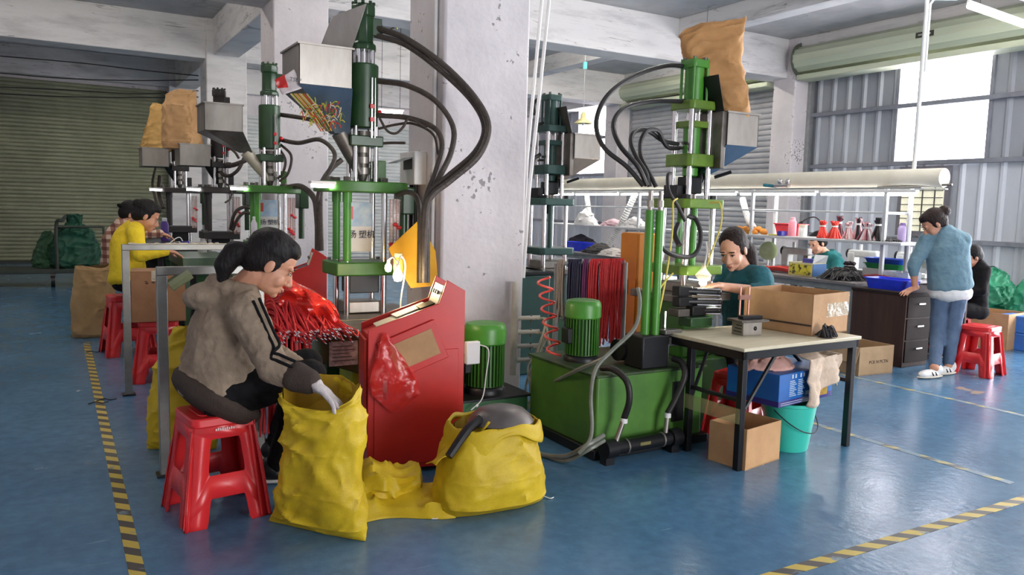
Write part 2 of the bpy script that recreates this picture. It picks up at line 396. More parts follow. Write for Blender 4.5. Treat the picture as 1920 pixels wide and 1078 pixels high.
# small barred window low in the cladding behind the benches
wn = struct(bpy.data.objects.new('window_1', None)); COL.objects.link(wn); wn['_loc'] = (0, 0, 0)
wood = mat('bamboo_mat', (196, 186, 130), .6, c2=(160, 148, 96), scale=30, stretch=(1, 1, .2))
box_obj('window_frame', mat('frame_grey', (120, 116, 122), .5), 11.86, 11.9, 7.1, 7.95, 1.2, 2.3, wn)
box_obj('pane', mat('pane_warm', (226, 222, 196), .4, emit=.35), 11.84, 11.862, 7.18, 7.87, 1.28, 2.22, wn)
for k in range(8): box_obj('bar', mat('bar_dark', (96, 92, 88), .5, .5), 11.82, 11.84, 7.18, 7.87, 1.36+k*.11, 1.372+k*.11, wn)
for k in range(3): box_obj('bar', MATS['bar_dark'], 11.815, 11.835, 7.3+k*.2, 7.312+k*.2, 1.28, 2.22, wn)
# floor tape
def tape_mat(name, ca, cb, axis, worn):
    m = bpy.data.materials.new(name); m.use_nodes = True; nt = m.node_tree; N = nt.nodes; L = nt.links; b = N['Principled BSDF']; b.inputs['Roughness'].default_value = .45
    tc = N.new('ShaderNodeTexCoord'); s = N.new('ShaderNodeSeparateXYZ'); L.new(tc.outputs['Object'], s.inputs[0])
    a = N.new('ShaderNodeMath'); a.operation = 'ADD'; L.new(s.outputs[0], a.inputs[0]); L.new(s.outputs[1], a.inputs[1])
    k = N.new('ShaderNodeMath'); k.operation = 'MULTIPLY'; k.inputs[1].default_value = 1/.16; L.new(a.outputs[0], k.inputs[0])
    fr = N.new('ShaderNodeMath'); fr.operation = 'FRACT'; L.new(k.outputs[0], fr.inputs[0])
    gt = N.new('ShaderNodeMath'); gt.operation = 'GREATER_THAN'; gt.inputs[1].default_value = .5; L.new(fr.outputs[0], gt.inputs[0])
    x = N.new('ShaderNodeMix'); x.data_type = 'RGBA'; x.inputs[6].default_value = srgb(ca); x.inputs[7].default_value = srgb(cb); L.new(gt.outputs[0], x.inputs[0])
    nz = N.new('ShaderNodeTexNoise'); nz.inputs['Scale'].default_value = 7; nz.inputs['Detail'].default_value = 8; L.new(tc.outputs['Object'], nz.inputs['Vector'])
    r = N.new('ShaderNodeValToRGB'); r.color_ramp.elements[0].position = worn; r.color_ramp.elements[1].position = worn+.04; L.new(nz.outputs['Fac'], r.inputs[0])
    y = N.new('ShaderNodeMix'); y.data_type = 'RGBA'; L.new(r.outputs[0], y.inputs[0]); L.new(x.outputs[2], y.inputs[6]); y.inputs[7].default_value = srgb((112, 134, 148)); L.new(y.outputs[2], b.inputs['Base Color'])
    return m
tm = tape_mat('hazard_tape', (196, 172, 70), (66, 62, 58), 0, .62); tm2 = tape_mat('hazard_tape_worn', (176, 166, 112), (84, 92, 96), 0, .47)
def tape(label, x0, x1, y0, y1, m):
    o = M_().box(x0, x1, y0, y1, .0, .0015).obj('floor_tape', m); return tag(o, label, 'floor tape')
tape('yellow and black hazard tape running beside the row of red stools', .215, .275, 2.2, 9.05, tm)
tape('yellow and black hazard tape across the bare blue floor in front', 1.2, 7.5, 2.1, 2.165, tm)
tape('worn faded hazard tape beside the black-legged table', 4.66, 4.72, 2.3, 4.6, tm2)
tape('worn faded hazard tape in front of the standing woman', 6.38, 6.44, 2.3, 4.75, tm2)
# ================================================================ shared materials
G_DK = mat('paint_dark_green', (42, 80, 40), .35, c2=(30, 58, 32), scale=5, spec=.6)
G_BR = mat('paint_leaf_green', (76, 148, 44), .38, c2=(58, 122, 36), scale=5, spec=.55)
G_LM = mat('paint_lime_green', (112, 146, 44), .4, c2=(84, 112, 36), scale=6, spec=.5)
G_ML = mat('paint_mid_green', (66, 122, 40), .4, c2=(50, 96, 32), scale=4)
G_TL = mat('paint_teal_green', (46, 84, 74), .4, c2=(34, 64, 58), scale=5)
G_TANK = mat('paint_tank_green', (82, 130, 50), .42, c2=(58, 98, 40), scale=3, thr=(.25, .6))
G_TANK2 = mat('paint_tank_dark', (44, 96, 50), .42, c2=(32, 74, 40), scale=3)
BLK = mat('black_rubber', (26, 24, 24), .5, c2=(40, 34, 32), scale=9)
BLKM = mat('black_metal', (30, 30, 32), .42, .3)
CHR = mat('chrome', (225, 222, 222), .16, 1.0, var=.04)
STL = mat('brushed_steel', (172, 166, 158), .42, .85, c2=(136, 130, 122), scale=4, stretch=(1, 1, .3))
STLD = mat('dull_steel', (132, 126, 118), .45, .8, c2=(96, 90, 84), scale=6)
GREYP = mat('grey_paint', (150, 152, 150), .5, c2=(126, 128, 126))
WHT = mat('white_paint', (232, 230, 226), .5, var=.04)
RED = mat('red_enamel', (206, 44, 36), .34, c2=(186, 36, 32), scale=3, spec=.55)
REDP = mat('red_plastic', (222, 46, 48), .32, c2=(204, 38, 42), scale=2, spec=.55)
HOSE = mat('oily_hose', (46, 40, 36), .42, c2=(78, 68, 60), scale=22, thr=(.4, .8), bump=.3, bscale=60)
KRAFT = mat('kraft_paper', (208, 164, 112), .75, c2=(190, 146, 98), scale=4, bump=.3, bscale=14)
CARD = mat('cardboard', (190, 150, 108), .8, c2=(168, 128, 90), scale=5, bump=.1, bscale=30)
CARDD = mat('cardboard_inside', (156, 116, 80), .85, c2=(136, 100, 68), scale=5)
TUBE = emat('lamp_tube', (250, 252, 255), 14)
def film(name, c, a, rough=.15):
    return mat(name, c, rough, alpha=a, var=.15, scale=9, spec=.6, bump=.4, bscale=16)
def bolts(pts, r, h, parent, m, axis=(0,0,1)):
    a = Vector(axis)
    for p in pts: M_().cyl(Vector(p), Vector(p)+a*h, r, n=6).obj('bolt', m, parent)

def motor(parent, x, y, z0, h, r, cap_m, fin_m):
    """finned electric motor standing on end: fan cowl, finned body, flange"""
    M_().lathe([(r*1.06, 0), (r*1.06, h*.05), (r*.98, h*.09), (r*.9, h*.1)], (x, y, z0), 24).obj('motor_flange', BLKM, parent)
    b = M_().cyl((x, y, z0+h*.1), (x, y, z0+h*.72), r*.86, n=24).obj('motor_body', fin_m, parent)
    fin = None
    for i in range(32):
        a = 2*PI*i/32
        mm = M_().box(r*.8, r*1.0, -.0035, .0035, h*.11, h*.71)
        mm.xf(Matrix.Translation((x, y, z0))@Matrix.Rotation(a, 4, 'Z')); mm.obj('cooling_fin', fin_m, b)
    c = M_().lathe([(r*1.0, h*.70), (r*1.06, h*.72), (r*1.06, h*.9), (r*1.02, h*.95), (r*.94, h*.985), (r*.7, h*1.0), (0, h*1.0)], (x, y, z0), 32).obj('fan_cowl', cap_m, parent)
    M_().box(x-r*1.25, x-r*.9, y-r*.35, y+r*.35, z0+h*.3, z0+h*.55).obj('terminal_box', BLKM, parent, .006)

def hopper_parts(t, x0, x1, y0, y1, zt, zm, out, m, m2, ro=.05, inside=None):
    """open sheet-metal hopper: square collar, tapered funnel, folded rim"""
    th = .004
    b = M_()
    for a, b2, c, d in ((x0, x1, y0, y0+th), (x0, x1, y1-th, y1), (x0, x0+th, y0, y1), (x1-th, x1, y0, y1)): b.box(a, b2, c, d, zm, zt)
    hp = b.obj('hopper', m, t)
    f = M_(); ox, oy, oz = out
    A = [V(x0, y0, zm), V(x1, y0, zm), V(x1, y1, zm), V(x0, y1, zm)]
    B = [V(ox-ro, oy-ro, oz), V(ox+ro, oy-ro, oz), V(ox+ro, oy+ro, oz), V(ox-ro, oy+ro, oz)]
    f.add(A+B, [(i, (i+1) % 4, (i+1) % 4+4, i+4) for i in range(4)])
    fo = f.obj('funnel', m2, hp, flat=True); s = fo.modifiers.new('sheet', 'SOLIDIFY'); s.thickness = .004
    r = M_(); k = .012
    for a, b2, c, d in ((x0-k, x1+k, y0-k, y0), (x0-k, x1+k, y1, y1+k), (x0-k, x0, y0, y1), (x1, x1+k, y0, y1)): r.box(a, b2, c, d, zt-.008, zt+.004)
    r.obj('rim', m, hp)
    return hp

# ================================================================ vertical press, type with four posts (operator side = -x)
HOPBLUE = mat('hopper_blue', (96, 116, 136), .3, .75, c2=(80, 100, 120))
def press_a(label, loc, cyl_m, plate_m, post_m, sheet=STL, funnel=HOPBLUE, lid=True, dark=False, lamp=True, text_board=False, hoses=(), hopx=0.0, hop_top=2.52, outx=-.17, chute_m=None):
    t = thing('injection_press', label, 'machine', loc, group='vertical injection presses')
    # cabinet base with table
    M_().box(-.38, .34, -.30, .34, .0, .10).box(-.34, .30, -.26, .30, .10, .60).obj('base_frame', G_DK, t, .012)
    M_().box(-.46, .42, -.36, .40, .60, .68).obj('machine_bed', G_DK, t, .008)
    M_().box(-.44, .40, -.34, .38, .68, .715).obj('table_plate', STLD, t, .006)
    # lower platen on guide posts
    M_().box(-.24, .21, -.17, .17, .99, 1.085).obj('lower_platen', plate_m, t, .01)
    bolts([(-.2, -.13, 1.085), (.17, -.13, 1.085), (-.2, .13, 1.085), (.17, .13, 1.085)], .014, .018, t, STLD)
    M_().box(-.14, .12, -.1, .1, .72, .80).obj('mould_lower', STL, t, .006)
    M_().box(-.12, .10, -.09, .09, .86, .99).obj('mould_upper', BLKM, t, .006)
    for x, y, mm in ((-.15, -.12, post_m), (-.15, .12, post_m), (.12, -.12, CHR), (.12, .12, CHR)):
        M_().cyl((x, y, .70), (x, y, 1.62), .021, n=16).obj('guide_post', CHR, t)
        if mm is post_m: M_().cyl((x, y, 1.09), (x, y, 1.56), .027, n=16).cyl((x, y, 1.5), (x, y, 1.57), .032, n=16).obj('post_sleeve', post_m, t)
    # upper platen
    M_().prism([(-.30, -.19), (-.22, -.24), (.20, -.24), (.27, -.19), (.27, .19), (.2, .24), (-.22, .24), (-.30, .19)], 1.57, 1.645, plane='xy').obj('upper_platen', plate_m, t, .008)
    bolts([(-.15, -.12, 1.645), (-.15, .12, 1.645), (.12, -.12, 1.645), (.12, .12, 1.645), (-.24, 0, 1.645)], .026, .03, t, STLD)
    # injection unit: barrel, nozzle, rods, cross head
    M_().lathe([(.022, 0), (.04, .06), (.04, .3), (.055, .31), (.055, .36)], (0, 0, 1.64), 18).obj('barrel', STLD, t)
    for k in range(3): M_().pipe((0, 0, 1.70+k*.075), (0, 0, 1.745+k*.075), .052, .04, 18).obj('heater_band', STL, t)
    for x, y in ((-.075, -.07), (.075, -.07), (-.075, .07), (.075, .07)): M_().cyl((x, y, 1.64), (x, y, 2.03), .017, n=14).obj('tie_rod', CHR, t)
    M_().box(.09, .16, -.05, .05, 1.64, 1.80).obj('valve_block', plate_m, t, .006)
    M_().prism([(-.12, -.1), (.12, -.1), (.12, .1), (-.12, .1)], 1.89, 1.965, plane='xy').obj('cross_head', cyl_m, t, .008)
    M_().lathe([(.098, 0), (.108, .006), (.108, .43), (.1, .44)], (0, 0, 2.02), 28).obj('injection_cylinder', cyl_m, t)
    for x, y in ((-.05, -.045), (.05, -.045), (-.05, .045), (.05, .045)): M_().cyl((x, y, 2.45), (x, y, 2.56), .02, n=12).obj('tie_rod', CHR, t)
    M_().cyl((.0, 0, 2.45), (.0, 0, 2.58), .034, n=18).obj('piston_rod', CHR, t)
    tc = M_().lathe([(.0, 0), (.096, 0), (.096, .035), (.074, .05), (.074, .22), (.086, .235), (.086, .30), (.07, .312), (0, .312)], (0, 0, 2.555), 8).obj('top_cylinder', cyl_m, t, .006)
    for k in range(8):
        a = 2*PI*k/8+.39; M_().cyl((.07*math.cos(a), .07*math.sin(a), 2.866), (.07*math.cos(a), .07*math.sin(a), 2.884), .012, n=6).obj('bolt', cyl_m, tc)
    M_().box(.05, .125, -.04, .04, 2.66, 2.78).obj('port_block', cyl_m, t, .006)
    # position scale strips with red clips beside the cylinder
    for yy in (-.114, -.118): pass
    M_().box(.02, .03, -.122, -.116, 1.95, 2.36).box(.045, .05, -.122, -.116, 1.95, 2.36).obj('position_scale', CHR, t)
    for z in (2.06, 2.15): M_().box(.01, .04, -.128, -.118, z, z+.03).obj('scale_clip', REDP, t, .003)
    M_().ell((.1, -.06, 2.13), .022, 10, 7).obj('button', REDP, t)
    # hopper over the operator side with chute to the barrel
    hx0, hx1 = -.5+hopx, -.145+hopx
    hp = hopper_parts(t, hx0, hx1, -.2, .24, hop_top, hop_top-.26, (outx, -.02, 1.97), sheet, funnel)
    ch = M_(); a = V(outx, -.02, 1.98); b = V(-.02, -.01, 1.70)
    ch.tube([a, lerp(a, b, .5), b], [.062, .05, .034], 10, sm=False).obj('chute', chute_m or (STLD if not dark else BLKM), t)
    if lid:
        M_().hexa([V(-.30, .05, hop_top), V(-.10, -.02, hop_top-.01), V(-.10, .0, hop_top-.01), V(-.30, .07, hop_top), V(-.22, .0, hop_top+.24), V(-.02, -.13, hop_top+.33), V(-.02, -.115, hop_top+.33), V(-.22, .015, hop_top+.24)]).obj('hopper_lid', sheet, t, .003)
    if lamp:
        lp = M_().box(-.44, -.27, -.26, -.19, 1.615, 1.635).obj('work_lamp', WHT, t, .004)
        M_().cyl((-.43, -.225, 1.603), (-.28, -.225, 1.603), .013, n=10).obj('lamp_tube', TUBE, lp)
    if text_board:
        bd = M_().box(-.10, .075, -.005, .003, 1.15, 1.5).obj('name_board', WHT, t, .002)
        M_().box(-.1, .075, -.008, -.005, 1.33, 1.5).obj('sky_print', mat('print_sky', (150, 190, 222), .5, c2=(224, 232, 240), scale=8), bd)
        for s, xx in (('扬', -.075), ('塑机', .032)):
            text('lettering', s, (xx, -.012, 1.27), .062, mat('ink_dark', (30, 36, 60), .6), bd, world=False)
        M_().box(-.098, -.07, -.009, -.0055, 1.38, 1.47).obj('red_mark', REDP, bd)
    # guard strip of clear acrylic tied with red bows
    gl = M_().box(.13, .205, -.20, -.196, 1.06, 1.53).obj('guard_strip', film('acrylic', (232, 214, 206), .35), t)
    for xx in (.13, .155, .18, .2): M_().box(xx, xx+.005, -.203, -.2, 1.06, 1.53).obj('guard_rib', mat('guard_rib', (190, 130, 116), .4), gl)
    for z, xx in ((1.34, .185), (1.2, .155), (1.17, .17)):
        M_().ell((xx-.015, -.21, z+.012), (.02, .01, .014), 8, 6).ell((xx+.015, -.21, z-.01), (.02, .01, .014), 8, 6).ell((xx, -.212, z), .01, 8, 6).obj('red_bow', REDP, gl)
    # control valves behind
    M_().box(.30, .40, -.02, .16, 1.42, 1.62).obj('valve_block', G_DK, t, .01)
    M_().cyl((.34, .06, 1.1), (.34, .06, 1.45), .03, n=12).obj('pressure_pipe', G_DK, t)
    for h in hoses: M_().tube([Vector(p)-Vector(loc) for p in h[0]], h[1], 8).obj('hose', h[2] if len(h) > 2 else HOSE, t)
    return t

L1 = (1.9, 5.4, 0)
def hz(pts): return [U(*p) for p in pts]
b1 = [
 (hz([(704,52,5.5),(760,72,5.4),(832,122,5.3),(892,185,5.2),(916,238,5.15),(897,292,5.1),(845,338,5.08),(806,372,5.06),(797,430,5.06),(795,530,5.06)]), .021),
 (hz([(704,66,5.5),(760,84,5.42),(826,132,5.32),(885,190,5.24),(908,240,5.2),(890,286,5.15),(838,332,5.12),(803,366,5.1),(791,430,5.1),(789,530,5.1)]), .019),
 (hz([(708,152,5.5),(762,160,5.42),(815,188,5.34),(849,236,5.28),(846,285,5.22),(820,340,5.16),(800,385,5.1),(801,440,5.08),(801,530,5.08)]), .019),
 (hz([(708,216,5.5),(765,221,5.45),(814,240,5.36),(829,272,5.3),(816,325,5.22),(800,368,5.16),(795,430,5.12),(793,530,5.12)]), .018),
 (hz([(712,222,5.48),(726,245,5.46),(742,250,5.45),(756,238,5.44),(768,222,5.42),(800,240,5.38)]), .009),
 (hz([(700,244,5.55),(740,234,5.5),(775,232,5.46),(812,252,5.38),(822,290,5.3)]), .009),
 (hz([(745,365,5.5),(765,360,5.4),(782,372,5.3),(787,410,5.2),(786,530,5.15)]), .018),
 (hz([(706,270,5.6),(730,268,5.6),(760,268,5.58)]), .010),
]
press_a('dark green injection press with steel hopper and chopped coloured cord, beside the red console', L1, G_DK, G_ML, G_BR, text_board=True, hoses=b1)
# ties round the hose bundle
tie = mat('cable_tie', (210, 206, 196), .5)
L2 = (1.93, 8.3, 0)
b2 = [
 (hz([(525,215,8.1),(560,220,8.0),(600,228,7.9),(640,240,7.8)]), .022),
 (hz([(525,262,8.1),(560,268,8.0),(600,262,7.9),(628,290,7.8),(612,330,7.7),(596,370,7.7),(594,470,7.7)]), .022),
 (hz([(536,352,8.1),(565,350,7.9),(588,370,7.8),(594,400,7.75),(598,470,7.7)]), .03),
 (hz([(640,300,7.9),(618,320,7.8),(602,350,7.75),(600,400,7.7),(602,470,7.7)]), .028),
 (hz([(522,276,8.1),(535,300,8.0),(530,325,8.0),(520,335,8.0)]), .014),
 (hz([(525,270,8.1),(546,292,8.0),(540,325,8.0),(524,340,8.0)]), .014),
]
press_a('dark green injection press with funnel and pale chute, second in the row', L2, G_DK, G_ML, G_BR, sheet=STL, funnel=STLD, lid=False, hoses=b2, text_board=True, hopx=-.16, hop_top=2.42, outx=-.24, chute_m=mat('chute_cream', (206, 198, 178), .5, .2))
DKM = mat('paint_sooty', (52, 46, 42), .45, c2=(36, 32, 32), scale=6)
L3 = (1.84, 10.6, 0)
b3 = [
 (hz([(405,300,10),(430,310,9.9),(450,305,9.8),(462,300,9.8)]), .03),
 (hz([(405,315,10),(425,330,9.9),(445,320,9.8),(458,296,9.8)]), .022),
 (hz([(432,430,9.8),(440,400,9.7),(458,388,9.7),(475,392,9.7)]), .022),
 (hz([(436,432,9.8),(446,410,9.7),(460,398,9.7),(476,404,9.7)]), .02),
 (hz([(404,270,10),(425,275,9.9),(440,285,9.8),(448,297,9.8)]), .016),
 (hz([(425,345,9.9),(434,355,9.85),(432,372,9.85),(422,380,9.8)]), .012),
]
press_a('sooty dark injection press under a tall kraft sack hopper, nearer of the two dark presses', L3, DKM, DKM, DKM, funnel=STLD, lid=False, dark=True, hoses=b3, hop_top=2.16)
L4 = (1.62, 12.6, 0)
b4 = [
 (hz([(292,315,11.8),(286,345,11.7),(292,375,11.6),(300,392,11.6)]), .02),
 (hz([(300,330,11.8),(298,360,11.7),(306,390,11.6)]), .03),
]
press_a('sooty dark injection press at the end of the row by the olive roller door', L4, DKM, DKM, DKM, funnel=BLKM, lid=False, dark=True, hoses=b4, hopx=-.02, hop_top=2.2)
# ================================================================ work tray in front of the first press
TRAYG = G_DK
wt = thing('work_tray', 'dark green work tray heaped with red cords in front of the khaki-jacketed woman', 'work table', (1.45, 4.95, 0))
M_().box(1.02, 1.92, 4.6, 5.03, .685, .71).obj('tray_top', STLD, wt, .004, world=True)
M_().prism([(1.05, .685), (1.9, .685), (1.9, .40), (1.72, .40), (1.3, .55)], 4.62, 4.66).obj('front_apron', G_DK, wt, .004, world=True)
M_().prism([(1.05, .685), (1.9, .685), (1.9, .40), (1.72, .40), (1.3, .55)], 4.98, 5.02).obj('rear_apron', G_DK, wt, .004, world=True)
M_().box(1.72, 1.9, 4.64, 5.02, .0, .45).obj('leg_box', G_DK, wt, .008, world=True)
M_().box(1.60, 1.72, 4.70, 4.98, .22, .52).obj('side_panel', mat('lit_patch_lime', (176, 204, 40), .4, c2=(150, 180, 40)), wt, .01, world=True)  # lit patch of the green machine body, its light put into the colour
lb = M_().box(1.42, 1.60, 4.612, 4.619, .50, .65).obj('rating_plate', mat('plate_grey', (186, 184, 178), .5, c2=(120, 118, 114), scale=40), wt, world=True)
for k in range(5): M_().box(1.44, 1.58-.02*(k % 3), 4.609, 4.6125, .53+k*.022, .536+k*.022).obj('print_line', mat('ink_grey', (90, 88, 86), .6), lb, world=False).location = (-1.45, -4.95, 0)
# ================================================================ red control console
cs = thing('control_console', 'red sloped control console with a plastic bag hung on its side', 'control cabinet', (1.45, 4.0, 0), math.radians(-12), group='red control consoles')
prof = [(.0, .03), (.0, .78), (.385, .92), (.43, 1.05), (.53, 1.0), (.53, .03)]
M_().prism(prof, .02, .28).obj('body', RED, cs, .004)
pc = [(-.004, .03), (-.004, .815), (.385, .955), (.43, 1.085), (.534, 1.025), (.534, .03)]
sp_ = M_().prism(pc, .0, .02).obj('side_panel', RED, cs, .003)
M_().prism(pc, .28, .30).obj('side_panel', RED, cs, .003)
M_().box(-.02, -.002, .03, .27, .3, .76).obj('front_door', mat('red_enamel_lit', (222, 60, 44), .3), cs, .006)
M_().box(.03, .50, -.006, .0, .06, .70).obj('side_door', RED, cs, .003)
lk = M_().box(.075, .10, -.016, -.006, .42, .54).obj('door_lock', mat('lock_metal', (150, 150, 150), .35, .8), cs, .003)
M_().box(.08, .095, -.022, -.016, .435, .47).obj('lock_slot', BLKM, lk)
sl = math.atan2(.14, .385)
M_().bx((.2, .15, .862), (.30, .2, .012), ry=-sl).obj('slope_plate', mat('panel_beige', (216, 206, 184), .45, c2=(190, 178, 150)), cs, .003)
M_().bx((.34, .14, .925), (.09, .12, .02), ry=-sl).obj('card_holder', BLKM, cs, .003)
cp = M_().bx((.405, .15, .99), (.012, .22, .125), ry=math.radians(19)).obj('control_panel', mat('panel_cream', (232, 226, 206), .4, c2=(206, 196, 170)), cs, .003)
for j in range(2):
    for i in range(4): M_().bx((.398+.022*(j-.5)*-.6, .075+i*.05, .965+j*.045), (.01, .022, .022), ry=math.radians(19)).obj('button', mat('button_grey', (110, 110, 104), .4), cp, .003)
def paper_stack(label, M, w, d, m):
    o = M_().box(-w/2, w/2, -d/2, d/2, 0, .004, M).obj('paper_sheet', m); return tag(o, label, 'paper')
MC = Matrix.Translation((1.45, 4.0, 0))@Matrix.Rotation(math.radians(-12), 4, 'Z')
PAPER = mat('paper_white', (238, 234, 220), .6, var=.03)
paper_stack('white sheet on the slope of the red console, lit by the bulb', MC@Matrix.Translation((.26, .2, .896))@Matrix.Rotation(-sl, 4, 'Y')@Matrix.Rotation(.1, 4, 'Z'), .2, .14, PAPER)
# card in a red sleeve, hung askew, and the thin red bag below it
ch = thing('card_holder', 'brown card in a red sleeve hung askew on the red console', 'card holder', tuple(MC@V(.24, -.015, .7)), math.radians(-12))
rr = Matrix.Rotation(math.radians(-22), 4, 'Y')
M_().box(-.17, .17, -.004, .004, -.115, .115, rr).obj('sleeve', RED, ch, .004)
M_().box(-.125, .135, -.0075, -.004, -.075, .075, rr).obj('card', CARD, ch)
REDF = film('red_film', (240, 56, 50), .55, .18)
def crumple_bag(name, label, cat, loc, pts, thick, m, seed, rz=0, group=None):
    """thin plastic bag: outline pts (x,z) swept front/back with creases; loc = hanging point"""
    rnd = random.Random(seed); n = len(pts)
    def width(v):
        x = v*(n-1); i = int(min(x, n-2)); t = x-i
        a, b = pts[i], pts[i+1]; return [lerp(a[k], b[k], t) for k in range(3)]
    sd = Vector((seed*3.1, seed*1.7, 0))
    def fn(u, v):
        x0, x1, z = width(v); a = 2*PI*u
        cx = (x0+x1)/2; hw = (x1-x0)/2
        s = math.sin(PI*min(1, max(0, v*.98+.01)))**.5
        px = cx+hw*math.copysign(abs(math.cos(a))**.8, math.cos(a)); py = thick*s*math.copysign(abs(math.sin(a))**.7, math.sin(a))
        q = Vector((px*16, py*16+math.sin(a), z*16))+sd
        k = noise.noise(q)*.5+abs(noise.noise(q*.5))*1.0-.3
        return Vector((px+noise.noise(q*.7+sd)*hw*.10, py*(1+1.1*k)+noise.noise(q*1.3)*thick*.35, z+noise.noise(q*.6)*hw*.08))
    o = M_().grid(fn, 40, 34, True).obj(name, m, ang=28); o.location = loc; o.rotation_euler = (0, 0, rz)
    return tag(o, label, cat, group)
crumple_bag('plastic_bag', 'crumpled thin red plastic bag hanging on the side of the red console', 'bag', tuple(MC@V(.0, -.035, 0)), [(.07, .10, .80), (.05, .13, .74), (.02, .2, .64), (.0, .27, .53), (.02, .285, .46), (.08, .2, .40), (.12, .16, .36)], .022, REDF, 3, math.radians(-12))
c2 = copy_tree(cs); c2.location = (1.5, 6.75, 0); c2['label'] = 'second red control console, half hidden behind the heap of red cords'; c2['_loc'] = (1.5, 6.75, 0)
# ================================================================ bulb lamp, amber bottle, yellow sheet
bl = thing('bulb_lamp', 'glowing bulb lamp on a bent wire above the red console', 'lamp', tuple(U(745, 590, 4.95)))
bw = emat('bulb_warm', (255, 226, 170), 90)
p1 = U(746, 517, 4.85); p2 = U(728, 502, 4.95)
for p, r in ((p1, .030), (p2, .022)):
    M_().lathe([(0, -r*1.2), (r*.7, -r), (r, -r*.1), (r*.85, r*.6), (r*.5, r*1.1), (r*.45, r*1.3), (0, r*1.3)], p, 16).obj('bulb', bw, bl, world=True)
    M_().cyl(p+V(0, 0, r*1.2), p+V(0, 0, r*2.4), r*.5, n=12).obj('socket', WHT, bl, world=True)
M_().tube([p1+V(0, 0, .07), p1+V(.02, .0, .12), p1+V(.07, .05, .05), U(752, 560, 4.95), U(750, 600, 4.98)], .005, 6).obj('wire_arm', WHT, bl, world=True)
M_().tube([p2+V(0, 0, .05), lerp(p2, p1, .5)+V(0, 0, .09), p1+V(0, 0, .08)], .005, 6).obj('wire_arm', WHT, bl, world=True)
M_().cyl(U(748, 590, 4.98), U(748, 598, 4.98), .03, n=14).obj('base', BLKM, bl, world=True)
ab = thing('amber_bottle', 'upturned amber bottle hanging just above the glowing bulb', 'bottle', tuple(U(747, 500, 5.0)))
M_().lathe([(.0, -.05), (.03, -.048), (.032, 0), (.03, .05), (.02, .062), (.0, .064)], (0, 0, 0), 16).obj('bottle_body', mat('amber_glass', (214, 170, 60), .2, alpha=.8), ab)
M_().cyl((0, 0, .06), (0, 0, .085), .026, n=14).obj('cap', mat('cap_grey', (170, 160, 140), .5), ab)
ys = M_(); q = [U(728, 466, 5.32), U(786, 412, 5.36), U(816, 470, 5.36), U(822, 535, 5.34), U(770, 540, 5.30), U(745, 500, 5.30)]
nrm = V(-.2, -1, 0)*.006
ys.add([p+nrm for p in q]+[p-nrm for p in q], [tuple(range(6)), tuple(range(11, 5, -1))]+[(i, (i+1) % 6+0, (i+1) % 6+6, i+6) for i in range(6)])
tag(ys.obj('yellow_sheet', mat('yellow_board', (236, 178, 30), .5, c2=(216, 156, 24), scale=4)), 'yellow plastic board leaning behind the hose bundle on the pillar', 'board')
# ================================================================ switch box with open flap on the pillar
sb = thing('switch_box', 'white switch box with open flap on the pillar, behind the black hoses', 'switch box', (2.36, 5.45, 1.76))
M_().box(-.10, 0, -.14, .14, -.12, .12).obj('box_body', WHT, sb, .008)
M_().box(-.104, -.1, -.10, .06, -.01, .07).obj('breaker_window', mat('breaker', (60, 62, 60), .5), sb)
M_().hexa([V(-.10, -.1, .07), V(-.10, .06, .07), V(-.10, .06, .078), V(-.10, -.1, .078), V(-.22, -.1, .03), V(-.22, .06, .03), V(-.22, .06, .036), V(-.22, -.1, .036)]).obj('flap', GREYP, sb)
for yy in (-.05, .03):
    M_().cyl((-.05, yy, -.12), (-.05, yy, -.65), .014, n=10).obj('cable', BLK, sb)
cond = M_().cyl((2.345, 5.16, 0.9), (2.345, 5.16, 4.0), .014, n=10).obj('conduit_pipe', WHT); tag(cond, 'white conduit running up the big pillar beside the switch box', 'pipe')
for k, (a, b, r) in enumerate(((UY(1030, 0, 5.2), UY(992, 360, 5.2), .014), (UY(1016, 0, 5.25), UY(988, 300, 5.25), .014), )):
    P = [a+(a-b)*.9, a, b, V(b.x-.03, b.y, .95)]
    tag(M_().tube([P[0]]+P[1:], r, 8, sm=False).obj('water_pipe', WHT), ('slanting white plastic pipe at the edge of the big pillar, outer one' if k == 0 else 'slanting white plastic pipe at the edge of the big pillar, inner one'), 'pipe')
# ================================================================ hydraulic unit of the first press
hu = thing('hydraulic_unit', 'low dark green oil tank with a finned motor in front of the big pillar', 'machine', (2.5, 4.75, 0))
M_().box(2.16, 2.77, 4.48, 5.02, .0, .22).obj('oil_tank', G_TANK2, hu, .012, world=True)
M_().box(2.14, 2.79, 4.46, 5.03, .215, .232).obj('tank_lid', BLKM, hu, .004, world=True)
g = thing('x', 'x', 'x'); bpy.data.objects.remove(g)
motor(hu, 2.52-2.5, 4.66-4.75, .232, .48, .138, G_BR, G_ML)
M_().box(2.2, 2.34, 4.6, 4.78, .23, .5).cyl((2.27, 4.66, .5), (2.27, 4.66, .58), .05, n=12).obj('pump', BLKM, hu, .01, world=True)
M_().box(2.28, 2.38, 4.46, 4.5, .47, .62).obj('meter_box', WHT, hu, .008, world=True)
M_().tube([(2.37, 4.47, .60), (2.43, 4.44, .56), (2.41, 4.43, .4), (2.38, 4.42, .25), (2.3, 4.42, .18)], .004, 6).obj('white_cable', WHT, hu, world=True)
M_().ell((2.37, 4.475, .19), .012, 8, 6).obj('plug', WHT, hu, world=True)
